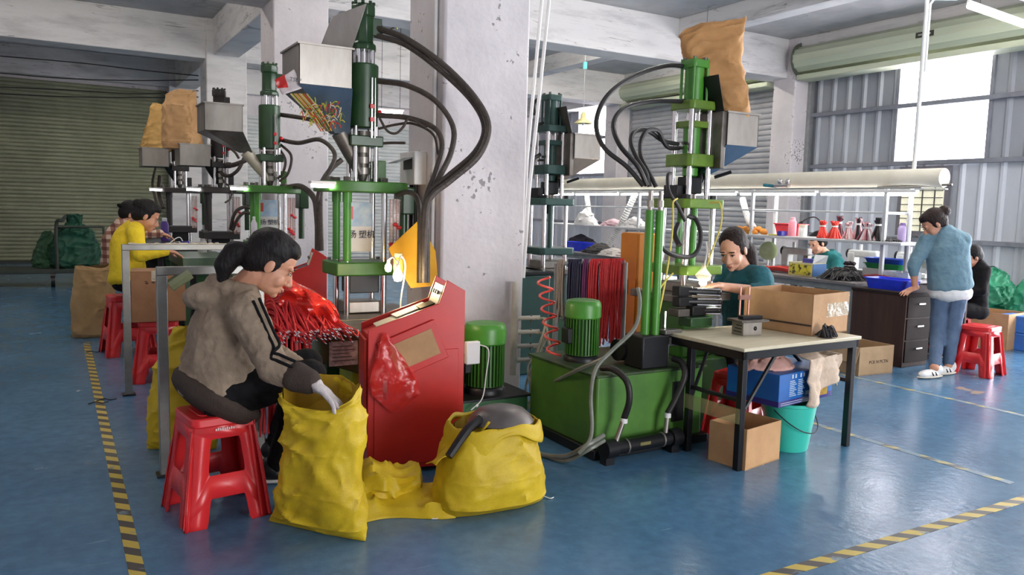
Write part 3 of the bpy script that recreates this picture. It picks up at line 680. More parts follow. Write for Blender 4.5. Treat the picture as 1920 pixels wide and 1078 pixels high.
# ================================================================ water manifold on the pillar edge
PIPEW = mat('pipe_white', (214, 210, 202), .5, c2=(190, 184, 170)); OLDH = mat('hose_clear', (196, 190, 170), .35, c2=(160, 152, 128), scale=12)
wm = thing('water_manifold', 'white pipe manifold with tangled clear hoses between the two oil tanks', 'pipework', (2.98, 4.9, 0))
M_().cyl((2.93, 4.96, .25), (2.93, 4.96, .95), .028, n=12).obj('riser', PIPEW, wm, world=True)
for k in range(4):
    z = .36+k*.105
    M_().cyl((2.93, 4.96, z), (3.1, 4.88, z+.01), .017, n=10).obj('outlet', PIPEW, wm, world=True)
    M_().cyl((3.04, 4.905, z-.03), (3.04, 4.905, z+.03), .008, n=8).obj('tap', STLD, wm, world=True)
rnd = random.Random(5)
for k in range(13):
    a = V(3.08+rnd.uniform(-.03, .02), 4.88, .36+.105*(k % 4)); xx = 2.92+rnd.uniform(0, .2)
    M_().tube([a, a+V(.04, -.05, -.02), V(xx+.05, 4.78+rnd.uniform(-.05, .05), .34), V(xx, 4.72+rnd.uniform(-.06, .06), .15), V(xx-.02+rnd.uniform(-.1, .1), 4.65, .02)], .008, 6).obj('clear_hose', OLDH, wm, world=True)
# ================================================================ press, type with top tie-bar cylinder (operator side = +x)
def press_b(label, loc, m, mp, body_m, hoses=(), lid_m=None, funnel=HOPBLUE, sheet=STL):
    t = thing('injection_press', label, 'machine', loc, group='vertical injection presses')
    P8 = lambda a: [(-a, -a*.8), (-a*.8, -a), (a*.8, -a), (a, -a*.8), (a, a*.8), (a*.8, a), (-a*.8, a), (-a, a*.8)]
    M_().box(-.26, .30, -.26, .26, .0, .48).obj('base_frame', G_DK if body_m is G_TL else G_ML, t, .01)
    M_().box(-.16, .12, -.18, .2, .48, .90).obj('pedestal', body_m, t, .012)
    M_().box(-.30, .22, -.24, .24, .88, .93).obj('bed_plate', STLD, t, .006)
    M_().box(-.13, .13, -.12, .12, .93, 1.0).obj('mould_lower', STL, t, .006)
    M_().prism(P8(.20), 1.06, 1.125, plane='xy').obj('lower_platen', mp, t, .008)
    for x, y in ((-.12, -.12), (.12, -.12), (-.12, .12), (.12, .12)): M_().cyl((x, y, .92), (x, y, 1.6), .020, n=16).obj('guide_post', CHR, t)
    for x, y in ((-.06, -.13), (.02, .1)): M_().cyl((x, y, 1.12), (x, y, 1.53), .022, n=14).obj('post_sleeve', m, t)
    M_().prism(P8(.19), 1.52, 1.585, plane='xy').obj('upper_platen', mp, t, .008)
    bolts([(-.12, -.12, 1.585), (.12, -.12, 1.585), (-.12, .12, 1.585), (.12, .12, 1.585)], .026, .03, t, BLKM)
    M_().lathe([(.03, 0), (.045, .03), (.045, .07), (.06, .08), (.06, .14)], (0, 0, 1.44), 16).obj('nozzle', BLKM, t)
    M_().lathe([(.05, 0), (.05, .09), (.03, .1), (.03, .2)], (0, 0, 1.585), 16).obj('barrel', STLD, t)
    for x, y in ((-.085, -.085), (.085, -.085), (-.085, .085), (.085, .085)):
        M_().cyl((x, y, 1.58), (x, y, 2.21), .019, n=14).obj('tie_rod', CHR, t)
    M_().prism(P8(.135), 1.81, 1.895, plane='xy').obj('middle_plate', mp, t, .008)
    M_().lathe([(.04, 0), (.055, .01), (.055, .06), (.04, .07)], (0, 0, 1.74), 16).obj('coupling', m, t)
    M_().lathe([(.06, 0), (.06, .19), (.05, .195)], (0, 0, 1.893), 20).obj('injection_cylinder', m, t)
    M_().prism(P8(.085), 2.08, 2.125, plane='xy').obj('cross_head', mp, t, .006)
    for x, y in ((-.03, -.03), (.03, -.03), (.0, .04)): M_().cyl((x, y, 2.12), (x, y, 2.21), .013, n=12).obj('piston_rod', CHR, t)
    M_().prism(P8(.12), 2.20, 2.262, plane='xy').obj('top_plate', mp, t, .008)
    tcy = M_().lathe([(.066, 0), (.066, .24)], (0, 0, 2.262), 24).obj('top_cylinder', m, t)
    M_().prism(P8(.076), 2.49, 2.545, plane='xy').obj('cylinder_head', m, t, .006)
    for x, y in ((-.062, -.062), (.062, -.062), (-.062, .062), (.062, .062)):
        M_().cyl((x, y, 2.26), (x, y, 2.555), .010, n=8).obj('tie_bar', m, t)
    bolts([(x, y, 2.545) for x, y in ((-.05, -.05), (.05, -.05), (-.05, .05), (.05, .05))], .013, .02, t, STLD)
    bolts([(-.06, -.03, 1.97), (-.06, .02, 1.94)], .012, .05, t, STLD, (-1, 0, 0))
    # hopper on the operator side
    hp = hopper_parts(t, .13, .43, -.21, .03, 2.19, 1.965, (.1, -.03, 1.77), sheet, funnel, .04)
    M_().hexa([V(.11, -.19, 2.19), V(.115, -.19, 2.19), V(.115, .03, 2.19), V(.11, .03, 2.19), V(.03, -.2, 2.43), V(.035, -.2, 2.43), V(.035, .03, 2.43), V(.03, .03, 2.43)]).obj('hopper_lid', lid_m or BLKM, t, .002)
    M_().box(.09, .13, -.2, .03, 1.80, 2.19).obj('hopper_bracket', STLD, t, .004)
    M_().tube([V(.1, -.03, 1.78), V(.06, -.02, 1.7), V(.02, 0, 1.64)], .04, 10).obj('chute', BLKM, t)
    M_().tube([V(.12, -.12, 1.74), V(.2, -.2, 1.78)], .012, 8, sm=False).obj('slide_handle', BLKM, t)
    M_().box(-.06, .07, -.06, .06, 1.62, 1.74).obj('nozzle_block', BLKM, t, .008)
    M_().box(-.15, -.09, -.04, .1, 1.585, 1.68).obj('limit_switch', BLKM, t, .006)
    for h in hoses: M_().tube([Vector(p)-Vector(loc) for p in h[0]], h[1], 8).obj('hose', h[2] if len(h) > 2 else BLK, t)
    return t
LR = (3.9, 4.22, 0)
YEL = mat('yellow_wire', (226, 206, 92), .5)
hb = [
 (hz([(1290,125,5.5),(1250,123,5.4),(1190,142,5.2),(1140,178,5.0),(1118,228,4.9),(1132,276,4.86),(1175,312,4.86),(1206,348,4.88)]), .0155),
 (hz([(1285,190,5.45),(1225,190,5.3),(1172,202,5.1),(1150,232,4.96),(1162,272,4.88),(1196,312,4.86),(1213,348,4.88)]), .0155),
 (hz([(1271,270,5.45),(1243,264,5.32),(1218,247,5.18),(1201,243,5.08),(1187,250,5.0),(1183,268,4.95),(1194,296,4.92),(1211,324,4.9),(1218,350,4.9)]), .0145),
 (hz([(1273,278,5.45),(1254,277,5.36),(1243,264,5.28),(1236,248,5.2),(1226,243,5.14),(1211,247,5.06),(1201,268,5.0),(1202,294,4.95),(1216,322,4.92),(1230,350,4.9)]), .0145),
 (hz([(1258,325,5.3),(1252,330,5.25),(1254,358,5.2),(1270,385,5.2),(1285,415,5.2)]), .012),
 (hz([(1238,462,5.0),(1258,476,5.05),(1290,482,5.15),(1308,470,5.2),(1314,440,5.25),(1305,412,5.3),(1290,405,5.3)]), .016),
 (hz([(1272,420,5.35),(1266,440,5.3),(1274,460,5.25)]), .02),
 (hz([(1330,380,5.25),(1350,382,5.2),(1352,420,5.2),(1335,470,5.2),(1325,500,5.2)]), .006, YEL),
 (hz([(1270,372,5.2),(1262,380,5.15),(1262,410,5.1),(1258,460,5.1),(1245,540,5.05),(1235,590,5.0)]), .006, YEL),
 (hz([(1262,512,5.0),(1245,530,4.98),(1235,545,4.95),(1232,560,4.95)]), .006, YEL),
]
pr = press_b('lime green injection press with a kraft sack on its hopper, by the teal-shirted woman', LR, G_BR, G_LM, G_ML, hb)
# black core-pull cylinders in front of the mould
cpz = thing('clamp_cylinders', 'cluster of black clamp cylinders on the lime green press beside the glowing lamp', 'machine part', tuple(U(1290, 600, 5.2)))
for k, (x0, y0, x1, y1) in enumerate(((1272, 545, 1345, 548), (1272, 565, 1347, 566), (1300, 582, 1345, 582))):
    a = U(x0, y0, 5.18); b = U(x1, y1, 5.24)
    M_().box(-.06, .06, -.035, .035, -.032, .032, Matrix.Translation(lerp(a, b, .1))).obj('valve_body', BLKM, cpz, .006, world=True)
    M_().bx(lerp(a, b, .02), (.05, .075, .04)).obj('connector', STL, cpz, .003, world=True)
    M_().cyl(lerp(a, b, .1), b, .026, n=14).obj('cylinder', BLKM, cpz, world=True)
    for d in (-.02, .02): M_().cyl(lerp(a, b, .4)+V(0, -.025, d), b+V(0, -.025, d), .006, n=8).obj('tie_bar', CHR, cpz, world=True)
    M_().ell(b, (.03, .03, .03), 12, 8).obj('end_cap', BLKM, cpz, world=True)
M_().box(-.17, .1, -.05, .05, -.11, -.06, Matrix.Translation(U(1300, 560, 5.22))).obj('mounting_plate', STLD, cpz, .004, world=True)
M_().box(-.17, .02, -.06, .06, -.05, .01, Matrix.Translation(U(1320, 595, 5.2))).obj('bracket', G_DK, cpz, .006, world=True)
sl_ = thing('spot_lamp', 'small bare lamp shining over the black clamp cylinders', 'lamp', tuple(U(1318, 530, 5.25)))
M_().ell((0, 0, 0), (.026, .026, .022), 12, 8).obj('bulb', emat('bulb_white', (255, 246, 226), 60), sl_)
M_().lathe([(.03, .012), (.055, .05), (.02, .09), (.012, .12)], (0, 0, 0), 16).obj('shade', mat('shade_clear', (200, 196, 176), .3, alpha=.7), sl_)
M_().tube([V(0, 0, .1), V(.02, 0, .2), V(.04, .03, .27)], .006, 6).obj('arm', WHT, sl_)
# ---- oil tank of the lime press
t2 = thing('oil_tank', 'big leaf green oil tank with a vertical finned motor and black pipes', 'machine', (3.2, 4.1, 0))
M_().box(2.77, 3.62, 3.70, 4.46, .05, .50).obj('tank_body', G_TANK, t2, .012, world=True)
M_().box(2.74, 3.66, 3.67, 4.49, .0, .06).obj('skid', BLKM, t2, .006, world=True)
M_().box(2.755, 3.635, 3.685, 4.475, .495, .512).obj('tank_lid', mat('lid_green', (60, 88, 42), .5, c2=(40, 52, 32)), t2, .004, world=True)
M_().box(3.36, 3.46, 3.694, 3.70, .16, .42).obj('level_gauge', BLKM, t2, .002, world=True)
motor(t2, 2.96-3.2, 4.14-4.1, .512, .40, .112, G_BR, G_ML)
for xx, yy in ((3.2, 3.8), (3.255, 3.77), (3.23, 3.84)):
    M_().cyl((xx, yy, .70), (xx, yy, 1.50), .026, n=14).obj('riser_pipe', G_BR, t2, world=True)
    M_().cyl((xx, yy, 1.50), (xx, yy, 1.62), .015, n=10).cyl((xx, yy, 1.52), (xx, yy, 1.56), .02, n=6).obj('pipe_fitting', STL, t2, world=True)
M_().box(3.12, 3.34, 3.72, 3.9, .512, .72).obj('pump_block', BLKM, t2, .01, world=True)
M_().box(3.30, 3.46, 3.74, 3.86, .64, .70).box(3.3, 3.44, 3.72, 3.78, .72, .75).obj('valve_block', mat('valve_grey', (126, 122, 116), .4, .6), t2, .006, world=True)
M_().cyl((3.36, 3.8, .7), (3.36, 3.8, .86), .012, n=8).obj('pressure_port', CHR, t2, world=True)
M_().cyl((3.1, 3.95, .6), (3.3, 3.95, .6), .07, n=18).obj('pump', BLKM, t2, world=True)
oc = thing('oil_cooler', 'black cylindrical oil cooler lying in front of the leaf green tank', 'machine part', (3.0, 3.58, 0))
ca, cb = U(1140, 822, 4.62), U(1262, 800, 4.9); ca.z = .09; cb.z = .09
M_().cyl(ca, cb, .042, n=18).obj('shell', BLKM, oc, world=True)
dv = (cb-ca).normalized()
for a, s in ((ca, -1), (cb, 1)): M_().cyl(a-dv*.03, a+dv*.05, .056, n=18).obj('end_cap', BLKM, oc, world=True)
for tt in (.25, .8): M_().pipe(lerp(ca, cb, tt), lerp(ca, cb, tt)+dv*.012, .047, .042, 18).obj('strap', STL, oc, world=True)
for q in (ca, cb): M_().box(-.03, .03, -.03, .03, -.09, -.04, Matrix.Translation(q)).obj('foot', BLKM, oc, world=True)
M_().box(-.04, .04, -.044, -.04, .0, .02, Matrix.Translation(lerp(ca, cb, .5))).obj('plate', mat('brass_plate', (150, 140, 90), .4, .5), oc, world=True)
for tt, path in ((.12, [(1128,690,4.75),(1150,692,4.68),(1175,715,4.62),(1180,750,4.62),(1170,785,4.66)]), (.88, [(1262,672,4.95),(1278,680,4.9),(1284,705,4.86),(1268,745,4.86),(1252,775,4.86)])):
    pts = hz(path); e = lerp(ca, cb, tt)+V(0, 0, .04)
    M_().tube(pts, .02, 10).obj('rubber_hose', BLK, oc, world=True)
    M_().tube([pts[-1], lerp(pts[-1], e, .5), e], .016, 10, sm=False).obj('hose_fitting', STL, oc, world=True)
    M_().cyl(pts[-1]+V(0, 0, .005), pts[-1]+V(0, 0, -.025), .0215, n=12).obj('clamp_band', WHT, oc, world=True)
GH = mat('grey_hose', (128, 130, 118), .4, c2=(100, 104, 92), scale=10)
for i, pts in enumerate(([(1196,540,4.7),(1200,570,4.66),(1190,615,4.62),(1150,655,4.55),(1118,690,4.5),(1108,740,4.5),(1110,800,4.5),(1104,828,4.5),(1085,850,4.5)],
            [(1132,816,4.58),(1100,835,4.5),(1060,855,4.6),(1010,862,4.75),(990,858,4.9)], [(1133,826,4.58),(1105,842,4.5),(1060,864,4.6),(1015,868,4.75),(988,862,4.9)],
            [(1132,672,4.55),(1090,690,4.7),(1040,715,5.1),(1000,735,5.4)])):
    h_ = hz(pts)
    for p in h_: p.z = max(p.z, .016)
    tag(M_().tube(h_, .012 if i != 1 else .014, 8).obj('water_hose', GH), ['grey water hose looping down the front of the leaf green tank', 'grey water hose on the floor from the oil cooler, upper', 'grey water hose on the floor from the oil cooler, lower', 'thin grey hose crossing the side of the leaf green tank'][i], 'hose')
# ---- dark teal press behind
LT = (4.06, 6.3, 0)
hb2 = [(hz([(1010,185,7.3),(1000,195,7.3),(1002,215,7.3)]), .016), (hz([(1012,290,7.3),(1000,300,7.2),(998,330,7.2)]), .018), (hz([(1018,230,7.3),(1004,240,7.2),(1004,280,7.2)]), .014)]
press_b('dark teal injection press with steel hopper, behind the white slanting pipes', LT, G_TL, G_TL, G_TL, hb2, funnel=mat('hopper_beige', (170, 150, 132), .35, .5), lid_m=STLD)
tt_ = thing('oil_tank', 'dark teal oil tank under the teal press, behind the coiled red air hose', 'machine', (3.6, 6.2, 0))
M_().box(3.2, 3.85, 5.9, 6.5, 0, .9).obj('tank_body', G_TL, tt_, .015, world=True)
M_().box(3.18, 3.87, 5.88, 6.52, .9, .93).obj('tank_lid', BLKM, tt_, .004, world=True)
# ---- orange cabinet and the coiled hose
og = thing('electric_cabinet', 'tall narrow orange electric cabinet behind the leaf green risers', 'cabinet', (3.62, 4.75, 0))
ORG = mat('orange_enamel', (222, 140, 34), .4, c2=(204, 122, 30), scale=3)
M_().box(3.90, 4.08, 4.75, 4.97, .0, 1.32).obj('body', ORG, og, .012, world=True)
M_().box(3.892, 3.90, 4.76, 4.96, .5, 1.31).obj('upper_door', ORG, og, .004, world=True); M_().box(3.892, 3.90, 4.76, 4.96, .04, .49).obj('lower_door', ORG, og, .004, world=True)
M_().box(3.882, 3.892, 4.85, 4.87, .84, .95).obj('handle', GREYP, og, .003, world=True)
pts = []
for i in range(60):
    tt = i/59; c = lerp(U(1020, 520, 5.35), U(1040, 665, 5.2), tt)
    pts.append(c+V(.05*math.cos(i*.62), .04*math.sin(i*.62), 0))
tag(M_().tube(pts, .008, 6, 2).obj('air_hose', mat('coral_hose', (246, 92, 80), .35)), 'coiled coral red air hose hanging behind the leaf green motor', 'hose')
# ================================================================ plastic stools
from mathutils.geometry import tessellate_polygon
def stool_mesh(h=.5, wb=.2, wt=.14):
    def W(z): return lerp(wb, wt, min(1, z/h))
    def rr(pts, r, n=4):
        out = []; m = len(pts)
        for i in range(m):
            p = Vector(pts[i]); a = Vector(pts[i-1])-p; b = Vector(pts[(i+1) % m])-p
            k = min(r, a.length*.45, b.length*.45); a.normalize(); b.normalize()
            for j in range(n+1):
                t = j/n; out.append(p+a*k*(1-t)**2+b*k*t**2)
        return out
    mb = M_()
    z1 = h-.03
    outer = rr([(-.985, 0), (-.5, 0), (-.43, .13), (.43, .13), (.5, 0), (.985, 0), (.93, z1), (-.93, z1)], .035)
    hole = rr([(-.5, .235), (.5, .235), (.44, z1-.07), (-.44, z1-.07)], .05)
    # u is a fraction of the half width at that height
    P = [[Vector((p.x, p.y, 0)) for p in outer], [Vector((p.x, p.y, 0)) for p in hole]]
    flat = P[0]+P[1]; tris = tessellate_polygon(P)
    for k in range(4):
        R = Matrix.Rotation(k*PI/2, 3, 'Z')
        mb.add([R@Vector((p.x*W(p.y), -W(p.y)*(1-.06*abs(p.x)**6), p.y)) for p in flat], [tuple(t) for t in tris])
    # rounded corner strips joining the sides
    for k in range(4):
        R = Matrix.Rotation(k*PI/2, 3, 'Z'); vs_ = []; zs = [0, .1, .2, .3, .4, z1]
        for z in zs:
            w_ = W(z); f0 = lerp(.985, .93, z/z1)
            a = Vector((f0*w_, -w_*.95, z)); c = Vector((w_*.95, -f0*w_, z)); m_ = Vector((w_*.985, -w_*.985, z))*.992
            vs_ += [R@a, R@m_, R@c]
        mb.add(vs_, [q for i in range(len(zs)-1) for q in ((3*i, 3*i+1, 3*i+4, 3*i+3), (3*i+1, 3*i+2, 3*i+5, 3*i+4))])
        # raised rib along each leg
    return mb
def make_stool(label, loc, rz, m=REDP, h=.5):
    t = thing('plastic_stool', label, 'stool', loc, rz, 'red plastic stools')
    fr = stool_mesh(h).obj('leg_frame', m, t, ang=35)
    s = fr.modifiers.new('shell', 'SOLIDIFY'); s.thickness = .006; s.offset = -1
    st = M_(); w_ = .149
    def rp(w_, r, n=5):
        o = []
        for cx, cy, a0 in ((w_-r, w_-r, 0), (-w_+r, w_-r, PI/2), (-w_+r, -w_+r, PI), (w_-r, -w_+r, 1.5*PI)):
            for j in range(n+1): a = a0+PI/2*j/n; o.append((cx+r*math.cos(a), cy+r*math.sin(a)))
        return o
    st.prism(rp(w_, .04), h-.045, h, plane='xy'); st.obj('seat', m, t, .008)
    lp = M_(); lp.prism(rp(.1, .03), h, h+.004, plane='xy'); lp.obj('seat_inset', m, t, .002)
    for k in range(4):
        R = Matrix.Rotation(k*PI/2, 4, 'Z'); q = M_()
        for dx in (-.035, 0): q.tube([R@V(.187+dx, -.2, .01), R@V(.135+dx*.6, -.1435, h-.06)], .006, 6, sm=False)
        q.obj('rib', m, t)
    return t
S1 = make_stool('red plastic stool the khaki-jacketed woman sits on, in front', (.635, 3.87, 0), math.radians(8))
mk = M_()
for k in range(9): mk.box(-.045+k*.01, -.038+k*.01, -.1525, -.151, .437, .447+.003*(k % 2))
mk.obj('maker_mark', mat('mark_pale', (240, 200, 196), .5), S1)
def place_stool(label, loc, rz, s=1):
    c = copy_tree(S1); c.location = loc; c.rotation_euler = (0, 0, rz); c['label'] = label; c['_loc'] = loc
    for ch in list(c.children):
        if ch.name.startswith('maker_mark'): bpy.data.objects.remove(ch)
    c.scale = (s, s, s); return c
place_stool('red plastic stool beside the kraft paper sack, farthest of the left row', (.58, 8.3, 0), .1, 1.12)
place_stool('red plastic stool under the brown carton behind the grey rail', (.72, 7.0, 0), -.15)
place_stool('red plastic stool between the two grey rail posts', (.78, 5.95, 0), .05)
place_stool('red plastic stool standing beside the jeans of the standing woman', (7.72, 4.2, 0), .12, .95)
place_stool('red plastic stool the black-clothed person sits on', (8.5, 4.95, 0), .3, 1.0)
place_stool('red plastic stool half hidden under the black-legged table, behind the bucket', (3.98, 3.74, 0), .3, .85)
make_stool('crimson plastic stool by the green netted bags on the cart', (1.15, 13.9, 0), .2, mat('crimson_plastic', (176, 34, 60), .35))
# ================================================================ sacks
YSK = mat('yellow_woven', (210, 180, 36), .5, c2=(188, 156, 24), scale=6, bump=.15, bscale=160, spec=.35)
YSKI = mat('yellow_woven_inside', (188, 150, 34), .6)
def wr_noise(p, s, seed):
    q = p*s+Vector((seed, seed*.7, seed*.3))
    return abs(noise.noise(q))*1.4+.5*noise.noise(q*2.3)-.35
def crease(p, s, seed):
    q = p*s+Vector((seed, seed*.7, seed*.3)); q = q+Vector((noise.noise(q*.8), noise.noise(q*.8+Vector((5, 1, 2))), noise.noise(q*.8+Vector((2, 7, 3)))))*.55
    return (1-abs(noise.noise(q))*2.4)
def ridge(p, s, seed): v = max(0, crease(p, s, seed)); return v*v
def sack(name, label, loc, rz, rows, m, seed, amp=.02, inner=None, group=None, nu=84, nv=84, fold=True, dip=0.0, cat='sack', sharp=.75, slant=0.0):
    """rows: (z, half width, half thickness, x shift, y shift) from the floor seam up to the mouth; the mouth folds inward"""
    t = thing(name, label, cat, loc, rz, group)
    n = len(rows)
    def at(v):
        x = v*(n-1); i = int(min(x, n-2)); f_ = x-i; f_ = f_*f_*(3-2*f_)
        return [lerp(rows[i][k], rows[i+1][k], f_) for k in range(5)]
    def fn(u, v):
        z, hw, ht, sx, sy = at(v); a = 2*PI*u; c, s = math.cos(a), math.sin(a)
        x = hw*math.copysign(abs(c)**sharp, c); y = ht*math.copysign(abs(s)**.85, s)
        p = Vector((x, y, z)); k = amp*min(1, v*5+.15)
        pw = Vector((x+z*.55, y, (z-x*.5)*.75)); d = (ridge(pw, 4.2, seed)-.35)*k*.8+(ridge(Vector((x*1.4-z*.8, y*1.5, z*1.1)), 6.5, seed+9)-.3)*k*.55+(ridge(Vector((x, y, z*1.6)), 15, seed+4)-.3)*k*.16+noise.noise(pw*3)*k*.5
        nx, ny = c, s
        zz = z+max(0, (v-.7)/.3)**1.5*(.03*noise.noise(Vector((c*1.3, s*1.3, seed)))-dip*max(0, -s)**1.3+slant*c*.5)
        return Vector((x+sx+nx*d*.6, y+sy+ny*d, max(0.002, zz+(d*.3 if v > .1 else 0))))
    b = M_().grid(fn, nu, nv, True)
    b.add([V(0, 0, .003)], []); b.f.append(list(range(nu-1, -1, -1))); b.mi.append(0)
    body = b.obj('sack_body', m, t, ang=50)
    if fold:
        def fi(u, v):
            p = fn(u, 1); z, hw, ht, sx, sy = at(1-.22*v); a = 2*PI*u
            k = .97-.04*v
            return Vector((lerp(p.x, sx+(p.x-sx)*k, 1), sy+(p.y-sy)*k, p.z-.14*v*(1+.2*math.sin(3*a))))
        inn = M_().grid(fi, nu, 6, True); inn.f.append([5*nu+i for i in range(nu)]); inn.mi.append(0)
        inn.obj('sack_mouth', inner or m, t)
    return t
ysk = 'yellow woven sacks'
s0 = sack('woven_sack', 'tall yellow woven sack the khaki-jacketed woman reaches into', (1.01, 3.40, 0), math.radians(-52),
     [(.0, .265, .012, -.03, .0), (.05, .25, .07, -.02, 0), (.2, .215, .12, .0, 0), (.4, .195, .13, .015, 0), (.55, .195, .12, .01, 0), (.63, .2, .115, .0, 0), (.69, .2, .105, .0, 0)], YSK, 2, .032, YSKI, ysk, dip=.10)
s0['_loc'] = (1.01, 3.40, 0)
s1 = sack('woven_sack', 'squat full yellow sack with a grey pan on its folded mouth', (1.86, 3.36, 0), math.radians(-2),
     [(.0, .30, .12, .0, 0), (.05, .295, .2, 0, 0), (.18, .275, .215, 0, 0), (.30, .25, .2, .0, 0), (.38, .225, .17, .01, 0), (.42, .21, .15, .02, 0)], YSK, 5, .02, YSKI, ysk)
# drooping flap over the front of the squat sack
def collar(u, v):
    a = 2*PI*u; c, q = math.cos(a), math.sin(a); drop = (.10+.05*math.sin(2*a+1)+.03*math.sin(5*a))*(1 if q < .2 else .4)
    r = 1.04+.13*math.sin(v*PI*.55)
    return Vector((.02+.215*r*math.copysign(abs(c)**.75, c), .155*r*math.copysign(abs(q)**.85, q), .425+.02*math.sin(PI*min(1, v*2))-drop*v+.006*math.sin(a*9+v*4)))
M_().grid(collar, 64, 10, True).obj('folded_collar', YSK, s1).modifiers.new('cloth', 'SOLIDIFY').thickness = .004
def ear(u, v):
    return Vector((-.33+.26*u, -.08+.12*v-.05*u, .27+.19*u-.03*v+.012*math.sin(u*13+v*3)))
f2 = M_().grid(ear, 20, 8).obj('folded_flap', YSK, s1); f2.modifiers.new('cloth', 'SOLIDIFY').thickness = .004
tg = M_()
for sx in (.292, -.29): tg.tube([V(sx, -.05, .012), V(sx*1.08, -.08, .006), V(sx*1.17, -.07, .004)], .0025, 5)
tg.obj('seam_thread', WHT, s1)
pan = thing('metal_pan', 'dull grey metal pan lying upside down on the squat yellow sack', 'pan', (1.9, 3.33, .43), math.radians(-8))
PANM = mat('pan_grey', (112, 104, 100), .4, .5, c2=(90, 84, 82), scale=8)
M_().lathe([(.165, .0), (.17, .004), (.15, .035), (.12, .062), (.08, .076), (.0, .082)], (0, 0, 0), 36, sx=1, sy=.85).obj('pan_bowl', PANM, pan)
M_().tube([V(-.13, -.05, .03), V(-.21, -.1, .0), V(-.32, -.16, -.10)], [.028, .024, .02], 8).obj('handle', BLKM, pan)
# collapsed sack on the floor
s2 = thing('woven_sack', 'collapsed empty yellow sack rolled up on the floor under the red console', 'sack', (1.47, 3.58, 0), math.radians(-12), ysk)
def roll(u, v):
    a = 2*PI*u; x = lerp(-.2, .09, v); r = .09+.012*math.sin(v*5)+.03*(ridge(Vector((math.cos(a), math.sin(a), v*.6)), 2.2, 3)-.3)
    return Vector((x, .02+r*1.25*math.cos(a), .1+r*math.sin(a)+.015*math.sin(v*7)))
rl = M_().grid(roll, 28, 26, True); rl.f.append(list(range(27, -1, -1))); rl.mi.append(0); rl.f.append([25*28+i for i in range(28)]); rl.mi.append(0)
rl.obj('rolled_end', YSK, s2, ang=60)
for k in range(3):
    M_().tube([V(.095, .02+(.07-.02*k)*math.cos(a/9*2*PI), .105+(.065-.02*k)*math.sin(a/9*2*PI)) for a in range(9)], .008, 6).obj('fold', YSKI, s2)
def spread(u, v):
    x = lerp(-.24, .22, u); y = lerp(-.24, .12, v)+.04*math.sin(u*5)
    z = .015+.055*math.exp(-((v-.5)/.3)**2)*(1-.3*u)+.045*(ridge(Vector((x+y*.6, y, 0)), 6, 11)-.2)+.02
    if v < .12: z *= v/.12
    return Vector((x, y, max(.003, z)))
M_().grid(spread, 40, 26).obj('sack_cloth', YSK, s2, ang=60).modifiers.new('cloth', 'SOLIDIFY').thickness = .003
def mouth(u, v):
    a = 2*PI*u; r = .05+.012*math.sin(3*a)
    return Vector((.24+.03*v*math.sin(a*2), -.10+.055*math.cos(a)+.01*v, .03+.26*v*(.8+.2*math.sin(a+1))+.0))
M_().grid(mouth, 24, 8, True).obj('open_mouth', YSK, s2).modifiers.new('cloth', 'SOLIDIFY').thickness = .003
s3 = sack('woven_sack', 'yellow woven sack standing behind the front grey rail post', (.62, 4.95, 0), math.radians(-25),
     [(.0, .2, .02, 0, 0), (.06, .2, .08, 0, 0), (.25, .19, .11, 0, 0), (.5, .16, .1, .02, 0), (.66, .13, .07, .05, 0), (.74, .1, .05, .08, 0)], YSK, 8, .03, YSKI, ysk)
kr = sack('kraft_sack', 'tall kraft paper sack standing on the floor at the end of the hazard tape', (.33, 9.4, 0), math.radians(-12),
     [(.0, .21, .10, 0, 0), (.04, .22, .13, 0, 0), (.3, .21, .14, 0, 0), (.6, .2, .13, .02, 0), (.72, .19, .11, .02, 0), (.76, .17, .08, .02, 0)], mat('kraft_dull', (178, 146, 100), .8, c2=(160, 128, 84), bump=.5, bscale=8), 4, .02, None, 'kraft paper sacks', fold=False)
def kraft_top(label, loc, rz, rows, seed, m=KRAFT, amp=.03, slant=0.0):
    return sack('kraft_sack', label, loc, rz, rows, m, seed, amp, None, 'kraft paper sacks', fold=False, sharp=.5, slant=slant)
p = U(342, 272, 9.75)
kraft_top('creased kraft paper sack upturned in the nearer dark hopper', (p.x, p.y, p.z-.05), math.radians(-20), [(.0, .22, .16, 0, 0), (.08, .235, .17, 0, 0), (.3, .22, .16, 0, 0), (.52, .2, .12, -.02, 0), (.66, .18, .05, .0, 0), (.71, .13, .02, .05, 0)], 12)
p = U(294, 277, 11.5)
kraft_top('slumped kraft paper sack upturned in the hopper by the olive roller door', (p.x, p.y, p.z-.05), math.radians(-20), [(.0, .22, .16, -.02, 0), (.1, .2, .15, 0, 0), (.35, .17, .12, .03, 0), (.6, .13, .07, .05, 0), (.68, .1, .03, .06, 0)], 17, mat('kraft_tan', (190, 152, 88), .75, c2=(168, 130, 72), bump=.5, bscale=8))
kraft_top('creased kraft paper sack leaning on the steel hopper of the lime green press', (LR[0]+.2, LR[1]-.02, 2.16), math.radians(-38), [(.0, .1, .09, .13, 0), (.08, .115, .10, .12, 0), (.22, .16, .11, .04, 0), (.42, .2, .10, -.04, 0), (.58, .225, .065, -.06, 0), (.66, .225, .02, -.05, .0)], 22, mat('kraft_brown', (196, 146, 92), .75, c2=(172, 124, 74), bump=.3, bscale=14), amp=.028, slant=.10)
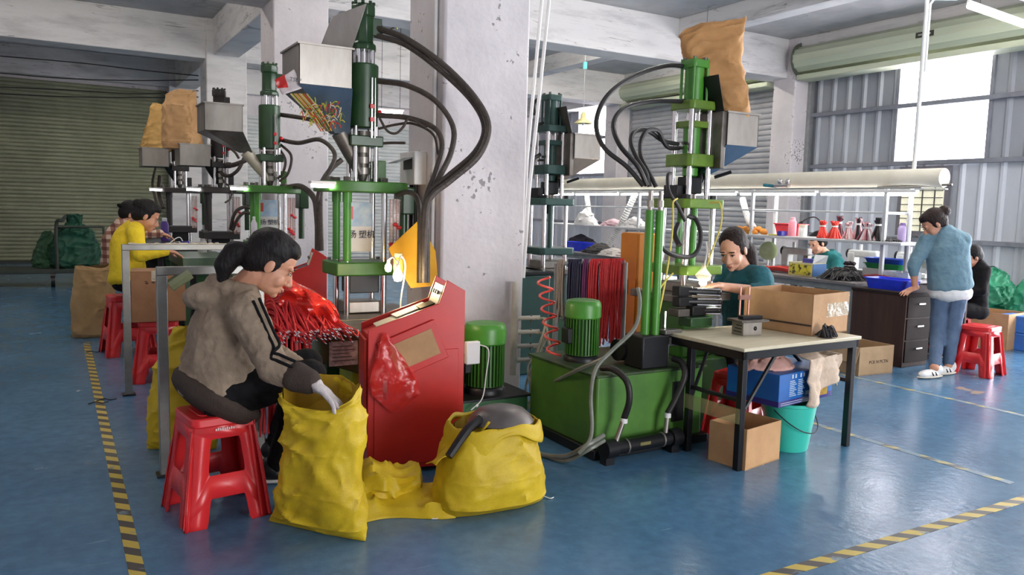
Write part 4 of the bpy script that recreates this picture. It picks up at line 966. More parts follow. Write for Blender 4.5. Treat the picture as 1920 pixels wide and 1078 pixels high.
# coloured cord cuttings and a printed bag in the first hopper
hb_ = M_(); rnd = random.Random(3)
cut = thing('cord_cuttings', 'chopped red, yellow and green cord ends spilling in the first steel hopper', 'cord cuttings', (1.7, 5.3, 2.15)); cut['kind'] = 'stuff'
for cname, cc in (('red', (214, 60, 44)), ('yellow', (206, 196, 60)), ('green', (90, 120, 50)), ('pale', (222, 206, 180))):
    mb = M_()
    for k in range(26):
        c0 = U(rnd.uniform(566, 640), rnd.uniform(196, 232), 5.14); a = rnd.uniform(0, 6.28); l = rnd.uniform(.03, .07)
        dd = V(math.cos(a)*.7, -.3, math.sin(a))*l
        mb.tube([c0, c0+dd*.5+V(0, -.01, .01), c0+dd], .0035, 5, 3)
    for k in range(5):
        a = U(548+k*6+rnd.uniform(-4, 4), 176, 5.12); b = U(602+k*5, 246, 5.13); mb.tube([a, lerp(a, b, .5)+V(.01, -.01, .0), b], .005, 5, 3)
    mb.obj('cord_ends', mat('cord_'+cname, cc, .6), cut, world=True)
pb = thing('printed_bag', 'crumpled white bag with red print caught on the first hopper', 'bag', tuple(U(545, 160, 5.12)))
def pbf(u, v):
    p = lerp(lerp(U(516, 152, 5.1), U(552, 130, 5.12), u), lerp(U(530, 178, 5.1), U(566, 166, 5.12), u), v)
    return p+V(0, -.02, 0)*wr_noise(p, 14, 2)
M_().grid(pbf, 14, 10).obj('bag_film', mat('bag_white', (226, 216, 214), .5, var=.05), pb, world=True).modifiers.new('cloth', 'SOLIDIFY').thickness = .003
def pbr(u, v):
    p = lerp(lerp(U(514, 150, 5.08), U(532, 140, 5.09), u), lerp(U(520, 166, 5.08), U(540, 164, 5.09), u), v); return p+V(0, -.012, 0)+V(0, -.02, 0)*wr_noise(p, 14, 2)
M_().grid(pbr, 8, 8).obj('red_print', RED, pb, world=True)
text('print', 'TSBP', tuple(U(554, 150, 5.05)), .035, mat('ink_grey', (90, 88, 86), .6), pb, rot=(PI/2, .1, -.3))
# ================================================================ red cord heap on the tray
CORD = mat('red_cord', (206, 48, 50), .6, c2=(184, 36, 42), scale=30)
hp_ = thing('cord_heap', 'heap of red drawstring cords with metal tips on the green work tray', 'cords', (1.25, 4.85, .71)); hp_['kind'] = 'stuff'
rnd = random.Random(9); mb = M_(); tp = M_()
for k in range(150):
    u = rnd.random(); x0 = 1.06+.38*u; y0 = 4.98+rnd.uniform(-.03, .05); hgt = .04+.16*math.exp(-((u-.45)/.35)**2)*rnd.uniform(.4, 1)
    a = V(x0+rnd.uniform(-.06, .06), y0, .72+hgt*.8); b = V(x0+rnd.uniform(-.04, .08), 4.8+rnd.uniform(-.04, .04), .725+hgt); c = V(x0+rnd.uniform(-.05, .14), 4.62+rnd.uniform(-.05, .02), .716+rnd.uniform(0, .025)*1)
    d = c+V(rnd.uniform(-.02, .05), -.05, -.01-rnd.uniform(0, .05) if c.y < 4.6 else .0)
    mb.tube([a, b, c, d], .006, 5, 4); tp.cyl(d, d+V(.008, -.016, -.006), .0045, n=6)
mb.obj('cord_strands', CORD, hp_, world=True); tp.obj('cord_tips', CHR, hp_, world=True)
# mound under the strands
def mound(u, v):
    x = lerp(1.04, 1.5, u); y = lerp(4.66, 5.04, v); z = .712+.17*math.sin(PI*u)**.8*math.sin(PI*v)**.7+.03*wr_noise(Vector((x, y, 0)), 12, 5)*math.sin(PI*u)*math.sin(PI*v)
    return Vector((x, y, z))
M_().grid(mound, 30, 24).obj('cord_mass', CORD, hp_, world=True)
def hang(label, x0, x1, y, z0, z1, n, m, seed, spread_=.02):
    rnd = random.Random(seed); mb = M_()
    for k in range(n):
        x = lerp(x0, x1, (k+.5)/n)+rnd.uniform(-.01, .01); yy = y+rnd.uniform(-spread_, spread_)
        mb.tube([V(x, yy+.05, z1-.06), V(x, yy, z1), V(x+rnd.uniform(-.012, .012), yy-.035, lerp(z1, z0, .4)), V(x+rnd.uniform(-.02, .02), yy-.03, z0+rnd.uniform(0, .08))], .0065, 5, 4)
    o = mb.obj('hanging_cords', m); o['kind'] = 'stuff'; return tag(o, label, 'cords')
hang('red cords hanging down the front of the green work tray', 1.02, 1.30, 4.6, .28, .72, 26, CORD, 2)
hang('few red cords dangling beside the shoes of the khaki-jacketed woman', .97, 1.05, 4.42, .18, .5, 10, CORD, 4)
REDB = film('red_bag_film', (232, 52, 40), .8, .2)
crumple_bag('plastic_bag', 'knotted red plastic bag lying on the heap of red cords', 'bag', (1.33, 4.78, .80), [(-.15, -.10, .24), (-.16, -.05, .19), (-.16, .06, .14), (-.17, .15, .07), (-.13, .2, .0), (-.02, .22, -.07)], .095, REDB, 6, math.radians(-15))
# ================================================================ grey rails beside the left row
RAIL = mat('rail_grey', (156, 156, 150), .4, .5, c2=(130, 128, 122), scale=6); TAPEW = mat('old_tape', (212, 200, 176), .6, c2=(170, 160, 138), scale=14)
def rail(label, x, y, h, l):
    t = thing('guard_rail', label, 'rail', (x, y, 0), group='grey guard rails')
    for xx in (0, l): M_().box(xx-.026, xx+.026, -.026, .026, 0, h).obj('post', RAIL, t, .004)
    M_().box(-.026, l+.026, -.022, .022, h, h+.045).obj('top_bar', RAIL, t, .004)
    M_().box(-.045, .045, -.045, .045, 0, .012).obj('foot_plate', BLKM, t, .002)
    return t
r1 = rail('grey square-tube rail behind the khaki-jacketed woman', .48, 4.5, 1.09, .5)
r2 = rail('grey square-tube rail in front of the yellow-topped woman, crusted with tape', .45, 6.5, 1.10, .92)
M_().bx((.45, 0, 1.147), (.85, .05, .006)).obj('tape_wrap', TAPEW, r2)
rnd = random.Random(2)
for k in range(16): M_().ell((rnd.uniform(0, .9), rnd.uniform(-.015, .015), 1.15), (.02, .014, .008), 8, 6).obj('tape_lump', TAPEW, r2)
M_().pipe((.04, 0, 1.03), (.14, 0, 1.10), .034, .03, 8).obj('tape_wrap', mat('tape_green', (170, 176, 130), .5), r1)
# ================================================================ cartons
def carton(label, loc, rz, w_, d, h, m=CARD, open_=True, flaps='', group='cardboard cartons', mi=CARDD):
    t = thing('carton', label, 'box', loc, rz, group); th = .006
    M_().box(-w_/2, w_/2, -d/2, d/2, 0, th).obj('bottom', m, t)
    for nm, b in (('front', (-w_/2, w_/2, -d/2, -d/2+th)), ('rear', (-w_/2, w_/2, d/2-th, d/2)), ('side', (-w_/2, -w_/2+th, -d/2, d/2)), ('side', (w_/2-th, w_/2, -d/2, d/2))):
        M_().box(*b, 0, h).obj(nm+'_wall', m, t, .002)
    if not open_:
        M_().box(-w_/2, w_/2, -d/2, -.003, h, h+th).obj('flap', m, t, .002); M_().box(-w_/2, w_/2, .003, d/2, h, h+th).obj('flap', m, t, .002)
    else:
        for i, (ax, s) in enumerate((('x', -1), ('x', 1), ('y', -1), ('y', 1))):
            if flaps and flaps[i] == '1':
                k = random.Random(int(w_*1000)+i).uniform(.1, .35); fl = d*.45
                if ax == 'y':
                    M_().hexa([V(-w_/2, s*d/2, h), V(w_/2, s*d/2, h), V(w_/2, s*(d/2-th), h), V(-w_/2, s*(d/2-th), h), V(-w_/2+.01, s*(d/2+fl*k), h-fl*.9), V(w_/2-.01, s*(d/2+fl*k), h-fl*.9), V(w_/2-.01, s*(d/2+fl*k-.005), h-fl*.9), V(-w_/2+.01, s*(d/2+fl*k-.005), h-fl*.9)]).obj('flap', m, t)
                else:
                    M_().hexa([V(s*w_/2, -d/2, h), V(s*w_/2, d/2, h), V(s*(w_/2-th), d/2, h), V(s*(w_/2-th), -d/2, h), V(s*(w_/2+.03), -d/2+.01, h-fl*.8), V(s*(w_/2+.03), d/2-.01, h-fl*.8), V(s*(w_/2+.025), d/2-.01, h-fl*.8), V(s*(w_/2+.025), -d/2+.01, h-fl*.8)]).obj('flap', m, t)
    return t
INK = mat('print_brown', (70, 52, 44), .7)
def marks(t, n, x, z, size, d):
    rnd = random.Random(n)
    for k in range(n):
        q = M_()
        for j in range(3): xx = x+k*size*.8+rnd.uniform(0, size*.4); zz = z+rnd.uniform(0, size); q.box(xx, xx+size*.4, -d/2-.002, -d/2-.0005, zz, zz+size*.16)
        q.obj('print', INK, t)
def print_on(t, s, x, z, size, d, side='front', w_=0):
    if side == 'front': text('print', s, (x, -d/2-.001, z), size, INK, t, world=False)
    else: text('print', s, (-w_/2-.001, x, z), size, INK, t, rot=(PI/2, 0, -PI/2), world=False)
cb1 = carton('brown carton lying on a red stool behind the grey rail', (.72, 6.98, .505), -.1, .40, .34, .40, mat('carton_brown', (160, 116, 80), .8, c2=(142, 100, 68)), False)
M_().box(-.05, .05, -.172, -.1705, .33, .41).obj('tape_piece', TAPEW, cb1); marks(cb1, 4, -.1, .3, .05, .34)
# big carton on the table, long side turned to the press
c0 = V(4.06, 3.29, .727); cl = V(4.135, 3.80, .727); cr_ = V(4.5, 3.36, .727)
ctr = (cl+cr_)/2
cb2 = carton('large carton stretched with clear tape on the black-legged table', (ctr.x, ctr.y, .728), math.radians(8.5), .44, .51, .265, CARD, True, '0000')

M_().box(-.2225, -.2205, -.25, .25, .06, .072).obj('string_line', INK, cb2)
M_().box(-.05, .221, -.257, -.2555, .11, .2).obj('tape_band', film('packing_tape', (214, 196, 160), .45, .12), cb2)
cb3 = carton('small open carton on the floor under the front table leg', (3.60, 3.30, 0), math.radians(10), .37, .26, .245, mat('carton_tan', (202, 158, 110), .8, c2=(184, 140, 96)), True, '0000')
cb4 = carton('open carton on the floor in front of the dark wooden desk', (6.73, 4.8, 0), math.radians(-4), .47, .42, .27, mat('carton_dull', (178, 148, 112), .8, c2=(160, 132, 98)), True, '1000')
print_on(cb4, 'PCK N PCTN', .03, .12, .045, .42)
# ================================================================ black-legged folding table with its load
tb = thing('folding_table', 'folding table with pale top and black steel legs', 'table', (3.92, 3.5, 0), math.radians(2))
LAM = mat('laminate_pale', (214, 204, 176), .5, c2=(196, 184, 154), scale=5, stretch=(1, 4, 1))
M_().box(-.55, .55, -.34, .34, .705, .727).obj('table_top', LAM, tb, .004)
M_().box(-.54, .54, -.33, -.30, .655, .705).box(-.54, .54, .30, .33, .655, .705).box(-.54, -.51, -.33, .33, .655, .705).box(.51, .54, -.33, .33, .655, .705).obj('apron', BLKM, tb, .003)
for x, y in ((-.52, -.31), (.50, -.31), (-.52, .10), (.50, .31)): M_().box(x-.02, x+.02, y-.02, y+.02, 0, .66).obj('leg', BLKM, tb, .003)
M_().box(-.53, -.51, -.31, .10, .40, .425).obj('stretcher', BLKM, tb, .003); M_().box(.49, .51, -.31, .31, .42, .445).obj('stretcher', BLKM, tb, .003)
for a, b in ((V(-.52, .1, .3), V(-.25, .2, .66)), (V(-.45, -.28, .35), V(-.2, -.28, .66)), (V(.5, .2, .35), V(.26, .22, .67)), (V(.42, -.1, .42), V(.2, .0, .67))): M_().tube([a, b], .012, 8, sm=False).obj('brace', BLKM, tb)
fw = M_()
for k in range(5): fw.box(-.545, .0, 0, 0, 0, 0)
wrp = film('stretch_wrap', (200, 196, 140), .35, .1)
M_().box(-.548, -.546, -.33, .12, .28, .37).obj('stretch_wrap', wrp, tb)
# steel fixture on the table
fx = thing('steel_fixture', 'small steel clamping fixture on the pale table top, beside the large carton', 'tool', (3.80, 3.52, .727), math.radians(-6))
M_().box(-.075, .075, -.055, .055, 0, .085).obj('block', STL, fx, .003)
M_().box(-.105, .115, -.075, .07, .085, .10).obj('plate', STLD, fx, .003)
M_().box(-.06, .1, -.03, .02, .10, .122).obj('pad', BLKM, fx, .004)
for k in range(3): M_().box(-.0765, -.074, -.04, .035-.012*k, .02+k*.02, .026+k*.02).obj('groove', BLKM, fx)
M_().ell((.02, -.058, .045), (.012, .006, .014), 8, 6).obj('knob', BLKM, fx)
for x in (-.04, .03):
    M_().cyl((x, .03, .1), (x, .03, .30), .007, n=8).obj('guide_rod', mat('copper_pink', (206, 150, 130), .3, .6), fx)
M_().box(-.05, .04, .02, .04, .22, .25).obj('bridge', mat('copper_pink', (206, 150, 130), .3, .6), fx)
def black_bundle(label, loc, n, r, seed, col=(46, 42, 42), l=.12, zf=.5):
    rnd = random.Random(seed); mb = M_(); base = Vector(loc)
    for k in range(n):
        a = rnd.uniform(0, 6.28); ri = rnd.uniform(.1, 1)*r; c = base+V(math.cos(a)*ri*.6, math.sin(a)*ri*.6, .008)
        b = rnd.uniform(0, 6.28)
        pts = [c+V(math.cos(b)*-l/2, math.sin(b)*-l/2, 0), c+V(0, 0, r*zf*rnd.uniform(.5, 1.3)), c+V(math.cos(b+.6)*l/2, math.sin(b+.6)*l/2, .002)]
        mb.tube(pts, .006, 5, 4)
    mb.ell(base+V(0, 0, r*.2), (r*.75, r*.75, r*zf*.7), 14, 8)
    o = mb.obj('cord_bundle', mat('cord_%d_%d_%d' % col, col, .6)); return tag(o, label, 'cords')
black_bundle('black cord bundle at the front edge of the pale table', (4.2, 3.235, .727), 30, .06, 1, l=.08, zf=1.0)
black_bundle('black cord bundle at the far end of the pale table', (4.43, 3.5, .727), 40, .08, 2, l=.1, zf=1.1)
# bucket, printed box and cloth below
bk = thing('bucket', 'turquoise plastic bucket with a wire handle under the table', 'bucket', (4.05, 3.36, 0))
AQ = mat('turquoise_plastic', (70, 206, 182), .35, c2=(58, 190, 168), scale=3)
bb = M_().lathe([(.0, .0), (.125, .0), (.13, .01), (.168, .29), (.176, .295), (.178, .315), (.165, .315), (.16, .29), (.122, .015), (0, .012)], (0, 0, 0), 40).obj('bucket_body', AQ, bk)
M_().tube([V(.17*math.cos(a), .17*math.sin(a)-.02*math.sin((a-3.3)*1.2), .27-.13*math.sin(PI*i/12)) for i, a in ((i, 3.3+i*2.9/12) for i in range(13))], .0035, 6).obj('handle', BLKM, bk)
bxm = mat('print_blue', (26, 110, 186), .4, c2=(22, 84, 158), scale=3)
bp_ = thing('printed_box', 'blue printed carton stuffed with pink and beige cloth under the table', 'box', (4.02, 3.42, .33), math.radians(8))
M_().box(-.30, .30, -.19, .19, 0, .20).obj('box_body', bxm, bp_, .004)
M_().box(-.302, .302, -.192, .192, .0, .035).obj('purple_band', mat('print_purple', (52, 42, 126), .4), bp_)
M_().box(.06, .24, -.1935, -.19, .02, .12).obj('yellow_print', mat('print_yellow', (214, 178, 40), .5, c2=(150, 96, 40), scale=30), bp_)
M_().box(.3, .303, -.15, .1, .03, .1).obj('yellow_print', mat('print_yellow', (214, 178, 40), .5), bp_)
INKW = mat('print_white', (214, 226, 236), .5)
for c in range(2):
    for k in range(9): M_().box(-.19+c*.09, -.115+c*.09-.012*(k % 3), -.192, -.1905, .055+k*.0115, .0595+k*.0115).obj('print_line', INKW, bp_)
    for k in range(2): M_().box(-.17+c*.09+k*.035, -.155+c*.09+k*.035, -.192, -.1905, .165, .19).obj('print_mark', INKW, bp_)
M_().box(-.01, .04, -.192, -.1905, .045, .07).obj('print_panel', INKW, bp_)
for k in range(2): M_().box(-.28, .05, -.194, -.192, .008+k*.012, .011+k*.012).obj('print_line', INKW, bp_)
CL1 = mat('cloth_beige', (226, 204, 182), .9, c2=(208, 184, 160), scale=8, bump=.3, bscale=50); CL2 = mat('cloth_pink', (222, 176, 164), .9, c2=(204, 156, 146), bump=.3, bscale=50)
def cl2(u, v):
    a = 2*PI*u; r = .19*math.sin(PI*min(.5, v*.5+.0)) ; 
    return Vector((-.12+.2*v*math.cos(a)*.95, .02+.16*v*math.sin(a), .26-.08*v*v+.03*wr_noise(Vector((math.cos(a)*v, math.sin(a)*v, 0)), 3, 4)))
o = M_().grid(cl2, 30, 12, True).obj('cloth', CL2); o.location = (4.02, 3.42, .345); tag(o, 'folded pink cloth heaped inside the blue printed carton', 'cloth'); o.modifiers.new('cloth', 'SOLIDIFY').thickness = .012
def cl1(u, v):
    x = -.06+.34*u+.05*v*(u-.4); s = v*.42
    if s < .16: y = -.02-s; z = .30-.5*s*s+.03*math.sin(u*6)
    else: y = -.20-.03*math.sin(u*11)*min(1, (s-.16)*5)-.025; z = .285-(s-.16)*(.9+.25*math.sin(u*5+1))
    n_ = wr_noise(Vector((x, s, 0)), 9, 7)
    return Vector((x+.012*n_, y-.025*n_, z+.02*n_))
o = M_().grid(cl1, 34, 34).obj('cloth', CL1); o.location = (4.05, 3.42, .325); o.rotation_euler = (0, 0, math.radians(8)); tag(o, 'beige cloth draped over the front of the blue printed carton', 'cloth'); o.modifiers.new('cloth', 'SOLIDIFY').thickness = .01
# ================================================================ cord rack behind the green motor
rk = thing('cord_rack', 'grey bar rack hung with cords behind the leaf green motor', 'rack', (3.6, 5.2, 0))
ra, rb = U(1045, 494, 6.05), U(1172, 492, 5.95)
M_().cyl(ra, rb, .018, n=12).obj('bar', GREYP, rk, world=True)
for q in (ra, rb): M_().cyl(V(q.x, q.y, 0), q, .022, n=12).obj('post', GREYP, rk, world=True)
def hang2(label, t0, t1, z0, n, m, seed, r=.007):
    rnd = random.Random(seed); mb = M_()
    for k in range(n):
        c = lerp(ra, rb, lerp(t0, t1, (k+.5)/n)); o_ = rnd.uniform(-.012, .012)
        for s in (-1, 1):
            mb.tube([c+V(0, 0, .022+r), c+V(.02*s+o_, .02*s, -.03), c+V(.03*s+o_, .03*s, -.25), V(c.x+.03*s+rnd.uniform(-.03, .03), c.y+.03*s, z0+rnd.uniform(0, .1))], r, 5, 4)
    o = mb.obj('hanging_cords', m); o['kind'] = 'stuff'; return tag(o, label, 'cords')
hang2('thick red cords hanging from the grey rack beside the orange cabinet', .50, .98, .45, 30, CORD, 1)
hang2('dark blue cords hanging from the grey rack behind the leaf green motor', .16, .36, .55, 16, mat('cord_navy', (40, 38, 62), .6), 2)
hang2('thin purple cords hanging from the grey rack', .40, .46, .5, 5, mat('cord_purple', (110, 44, 90), .6), 3)
hang2('thin tan cords hanging from the end of the grey rack', .02, .12, .6, 6, mat('cord_tan', (170, 150, 130), .6), 4, .005)
# ================================================================ people
SKIN = mat('skin', (206, 150, 120), .5, c2=(194, 136, 106), scale=9, sub=.08)
SKIN2 = mat('skin_pale', (222, 170, 142), .5, c2=(208, 154, 126), scale=9, sub=.08)
HAIR = mat('hair_black', (16, 13, 13), .6, c2=(26, 21, 20), scale=60, stretch=(1, 1, .15), bump=.4, bscale=90, spec=.25)
HAIRB = mat('hair_brown', (30, 20, 18), .6, spec=.25, c2=(46, 31, 27), scale=60, stretch=(1, 1, .15), bump=.4, bscale=90)
EYEM = mat('eye_dark', (26, 18, 16), .25); EYEW = mat('eye_white', (226, 218, 210), .35); LIP = mat('lips', (176, 92, 86), .45)
TX = {}
def clouds(size):
    if size not in TX:
        t = bpy.data.textures.new('folds_%d' % int(size*1000), 'CLOUDS'); t.noise_scale = size; t.noise_depth = 2; TX[size] = t
    return TX[size]
def blob(name, mb, m, parent, vox, it=5, disp=0.0, dsize=.08, world=True, disp2=0.0):
    o = mb.obj(name, m, parent, world=world)
    r = o.modifiers.new('skin', 'REMESH'); r.mode = 'VOXEL'; r.voxel_size = vox; r.use_smooth_shade = True
    s = o.modifiers.new('soften', 'SMOOTH'); s.factor = .5; s.iterations = it
    for d_, sz in ((disp, dsize), (disp2, dsize*.4)):
        if d_:
            d = o.modifiers.new('folds', 'DISPLACE'); d.texture = clouds(sz); d.strength = d_; d.mid_level = .5; d.texture_coords = 'LOCAL'
    return o
def frame(F, tilt=0.0, roll=0.0):
    """columns: right, forward, up; tilt > 0 looks down"""
    F = Vector((F[0], F[1], 0)).normalized(); Up = Vector((0, 0, 1)); Rt = F.cross(Up)
    f2 = F*math.cos(tilt)-Up*math.sin(tilt); u2 = Up*math.cos(tilt)+F*math.sin(tilt)
    r3 = Rt*math.cos(roll)+u2*math.sin(roll); u3 = -Rt*math.sin(roll)+u2*math.cos(roll)
    return Matrix((r3, f2, u3)).transposed()
def head_prims(mb, c, R, s):
    def e(p, r, nu=14, nv=9): mb.ell(c+R@(Vector(p)*s), tuple(k*s for k in r), nu, nv, R)
    e((0, -.012, .035), (.074, .094, .086), 20, 14); e((0, .02, -.03), (.061, .068, .088), 18, 12); e((0, .04, -.082), (.043, .045, .035)); e((0, .068, -.104), (.02, .017, .016))
    for q in (-1, 1):
        e((q*.036, .05, -.045), (.026, .026, .03)); e((q*.078, -.008, -.012), (.009, .019, .031)); e((q*.012, .094, -.046), (.009, .01, .008))
        e((q*.03, .075, .018), (.022, .014, .010))
    mb.cap(c+R@(V(0, .083, .0)*s), c+R@(V(0, .104, -.04)*s), .0085*s, .0125*s, 10)
    e((0, .086, -.070), (.022, .011, .006)); e((0, .084, -.082), (.019, .010, .007))
def face_parts(t, c, R, s):
    def e(name, p, r, m): 
        return M_().ell(c+R@(Vector(p)*s), tuple(k*s for k in r), 10, 7, R).obj(name, m, t, world=True)
    for q in (-1, 1):
        e('eye', (q*.031, .0795, -.001), (.0125, .007, .0042), EYEW); e('iris', (q*.031, .0845, -.0025), (.0055, .0045, .0042), EYEM)
        e('eyelash', (q*.032, .0835, .004), (.0165, .006, .0018), EYEM); e('eyebrow', (q*.032, .0855, .0235), (.019, .005, .0032), HAIR)
    e('lips', (0, .0905, -.0755), (.019, .0075, .0085), LIP)
def torso(mb, pts, side, rad):
    """ellipsoids threaded on the spine: rad = (half width, half depth)"""
    P = spline(pts, 10); n = len(P); side = Vector(side).normalized()
    for i, p in enumerate(P):
        tng = (P[min(i+1, n-1)]-P[max(i-1, 0)]).normalized(); fw = side.cross(tng).normalized(); sd = tng.cross(fw).normalized()
        x = i/(n-1)*(len(rad)-1); k = int(min(x, len(rad)-2)); w_ = lerp(rad[k][0], rad[k+1][0], x-k); d = lerp(rad[k][1], rad[k+1][1], x-k)
        mb.ell(p, (w_, d, .085), 24, 12, Matrix((sd, fw, tng)).transposed())
def hand_prims(mb, wrist, D, N, s, curl=.5, thumb=1, sp=1.0):
    """palm and five bent fingers; D pointing direction, N = out of the palm side"""
    D = Vector(D).normalized(); N = (Vector(N)-D*Vector(N).dot(D)).normalized(); S = D.cross(N)
    R = Matrix((S, D, N)).transposed()
    mb.ell(wrist+D*.045*s, (.040*s, .05*s, .017*s), 14, 9, R); mb.cap(wrist-D*.02*s, wrist+D*.02*s, .024*s, .026*s)
    for i, (o_, l) in enumerate(((-.030, .062), (-.010, .072), (.010, .068), (.029, .054))):
        b = wrist+D*.08*s+S*o_*s; d = (D+S*o_*4*sp).normalized(); p = b-d*.02*s; pts = [p]; a = 0
        for k, f_ in enumerate((.5, .3, .25)):
            a += curl*(.5+.25*k); dd = d*math.cos(a)+N*math.sin(a); p = p+dd*(l*f_*1.15+(.02 if k == 0 else 0))*s; pts.append(p)
        mb.chain(pts, [.0095*s, .009*s, .008*s, .007*s], 10)
    b = wrist+D*.025*s+S*-.032*s*thumb; d = (D*.75-S*.65*thumb+N*.45).normalized()
    mb.chain([b, b+d*.035*s, b+(d+D*.3+N*.2).normalized()*.068*s], [.013*s, .011*s, .0085*s], 10)
def shoe(t, ankle, D, s, up_m, sole_m, stripe=None):
    D = Vector((D[0], D[1], 0)).normalized(); S = Vector((-D.y, D.x, 0)); R = Matrix((S, D, V(0, 0, 1))).transposed(); b = Vector((ankle.x, ankle.y, 0))
    sh = M_(); sh.ell(b+D*.05*s+V(0, 0, .04), (.043*s, .135*s, .038*s), 18, 10, R); sh.ell(b-D*.03*s+V(0, 0, .065*s), (.042*s, .06*s, .055*s), 14, 9, R); sh.ell(b+D*.12*s+V(0, 0, .035*s), (.04*s, .06*s, .032*s), 14, 9, R)
    so = M_(); so.ell(b+D*.045*s+V(0, 0, .014), (.049*s, .148*s, .017), 20, 8, R)
    a = blob('shoe', sh, up_m, t, .008, 3); so.obj('sole', sole_m, a, world=False).location = -Vector(t['_loc'])
    if stripe:
        for k in (0, .04):
            x = M_()
            for q in (-1, 1): x.tube([b+D*(.02+k)*s+S*q*.047*s+V(0, 0, .03), b+D*(.03+k)*s+S*q*.034*s+V(0, 0, .062), ], .006, 6, sm=False)
            x.obj('stripe', stripe, a, world=False).location = -Vector(t['_loc'])
def person(label, loc, J, F, st):
    """J: joints in world space; st: sizes, materials and hair"""
    s = st.get('s', 1.05); vx = st.get('vox', .009)
    t = thing('person', label, 'person', loc)
    R = frame(F, J.get('tilt', .3), J.get('roll', 0)); hc = J['head']
    side = (J['shL']-J['shR']).normalized()
    b = M_(); head_prims(b, hc, R, s)
    b.cap(hc+R@(V(0, -.03, -.06)*s), J['neck'], .05*s, .056*s); torso(b, [J['neck'], J['chest'], J['pelvis']], side, [(.07*s, .06*s), (.13*s, .08*s), (.13*s, .09*s)])
    for k in 'LR':
        b.chain([J['sh'+k], J['el'+k], J['wr'+k]], [.042*s, .038*s, .026*s])
        b.chain([lerp(J['pelvis'], J['hip'+k], .8), J['kn'+k], J['an'+k]], [.07*s, .055*s, .04*s])
        if ('hand'+k) in J: hand_prims(b, J['wr'+k], *J['hand'+k], s, **J.get('hk'+k, {}))
    blob('body', b, st.get('skin', SKIN), t, st.get('bvox', .006), 3)
    face_parts(t, hc, R, s)
    # hair
    h = M_(); hm = st.get('hair', HAIR)
    def he(p, r): h.ell(hc+R@(Vector(p)*s), tuple(k*s for k in r), 18, 12, R)
    he((0, -.03, .05), (.088, .1, .086)); he((0, *st.get('front', (.015, .08))), (.068, .068, .048)); he((0, -.06, .0), (.078, .068, .08))
    for q in (-1, 1): he((q*.056, -.03, .015), (.028, .062, .062))
    if st.get('style') == 'pony':
        P = [hc+R@(Vector(p)*s) for p in st.get('tail', [(0, -.11, -.0), (0, -.15, -.03), (0, -.155, -.10), (0, -.14, -.16)])]
        h.chain(P, [.036*s, .046*s, .042*s, .022*s])
    elif st.get('style') == 'bun': h.ell(hc+R@(Vector(st.get('bun', (0, -.1, .085)))*s), st.get('bunr', .042)*s, 14, 9)
    elif st.get('style') == 'long':
        P = [hc+R@(Vector(p)*s) for p in st['tail']]; h.chain(P, [.05*s, .055*s, .05*s, .035*s][:len(P)])
    blob('hair', h, hm, t, .007, 3, .006, .02)
    # clothes
    top = M_(); w_ = st.get('w', 1.0)
    torso(top, [J['neck']+V(0, 0, -.02), J['chest'], lerp(J['chest'], J['pelvis'], .55), J['pelvis']+V(0, 0, st.get('hem', 0))], side, [(.10*s*w_, .085*s*w_), (.175*s*w_, .125*s*w_), (.18*s*w_, .135*s*w_), (.185*s*w_, .15*s*w_)])
    sl = st.get('sleeve', 1.0)
    for k in 'LR':
        a, e_, wv = J['sh'+k], J['el'+k], J['wr'+k]; wq = lerp(e_, wv, sl)
        top.cap(J['neck']+(a-J['neck'])*.4, a, .07*s, .07*s); top.chain([a, e_, wq], [.07*s*st.get('slw', 1), .056*s*st.get('slw', 1), .043*s*st.get('slw', 1)])
    if st.get('hood'):
        nb = J['neck']; bk = -(R@V(0, 1, 0)); bk.z = 0; bk.normalize()
        for a in range(-6, 7):
            an = a*.33; d = bk*math.cos(an)+side*math.sin(an)
            top.ell(nb+d*.085*s+V(0, 0, .035-.012*abs(a)*.5)*s, .042*s, 10, 7)
        top.ell(nb+bk*.11*s+V(0, 0, -.02), (.1*s, .1*s, .06*s), 14, 9)
    tp = blob('top', top, st['top'], t, vx, 6, st.get('fold', .02), .085, disp2=.006)
    lg = M_()
    for k in 'LR': lg.chain([J['hip'+k], J['kn'+k], lerp(J['kn'+k], J['an'+k], .93)], [.095*s*st.get('legw', 1), .074*s*st.get('legw', 1), .055*s*st.get('legw', 1)])
    torso(lg, [J['pelvis']+V(0, 0, .06), J['pelvis']+V(0, 0, -.03)], side, [(.165*s, .12*s), (.17*s, .125*s)])
    blob('trousers', lg, st['legs'], t, vx, 5, .014, .07)
    for k in 'LR':
        if ('toe'+k) in J: shoe(t, J['an'+k], J['toe'+k], s, st.get('shoe', BLKM), st.get('sole', WHT), st.get('stripe'))
    return t, tp, R
FELT = mat('jacket_khaki', (148, 130, 110), .8, c2=(124, 106, 88), scale=7, bump=.2, bscale=90)
DKBR = mat('rib_brown', (66, 52, 42), .85, c2=(52, 40, 34), scale=30, stretch=(6, 6, .4), bump=.5, bscale=60)
BLKC = mat('cloth_black', (15, 14, 16), .9, c2=(21, 20, 22), scale=9, spec=.2)
GLV = mat('glove_white', (206, 198, 194), .85, c2=(184, 172, 170), scale=14, bump=.3, bscale=120)
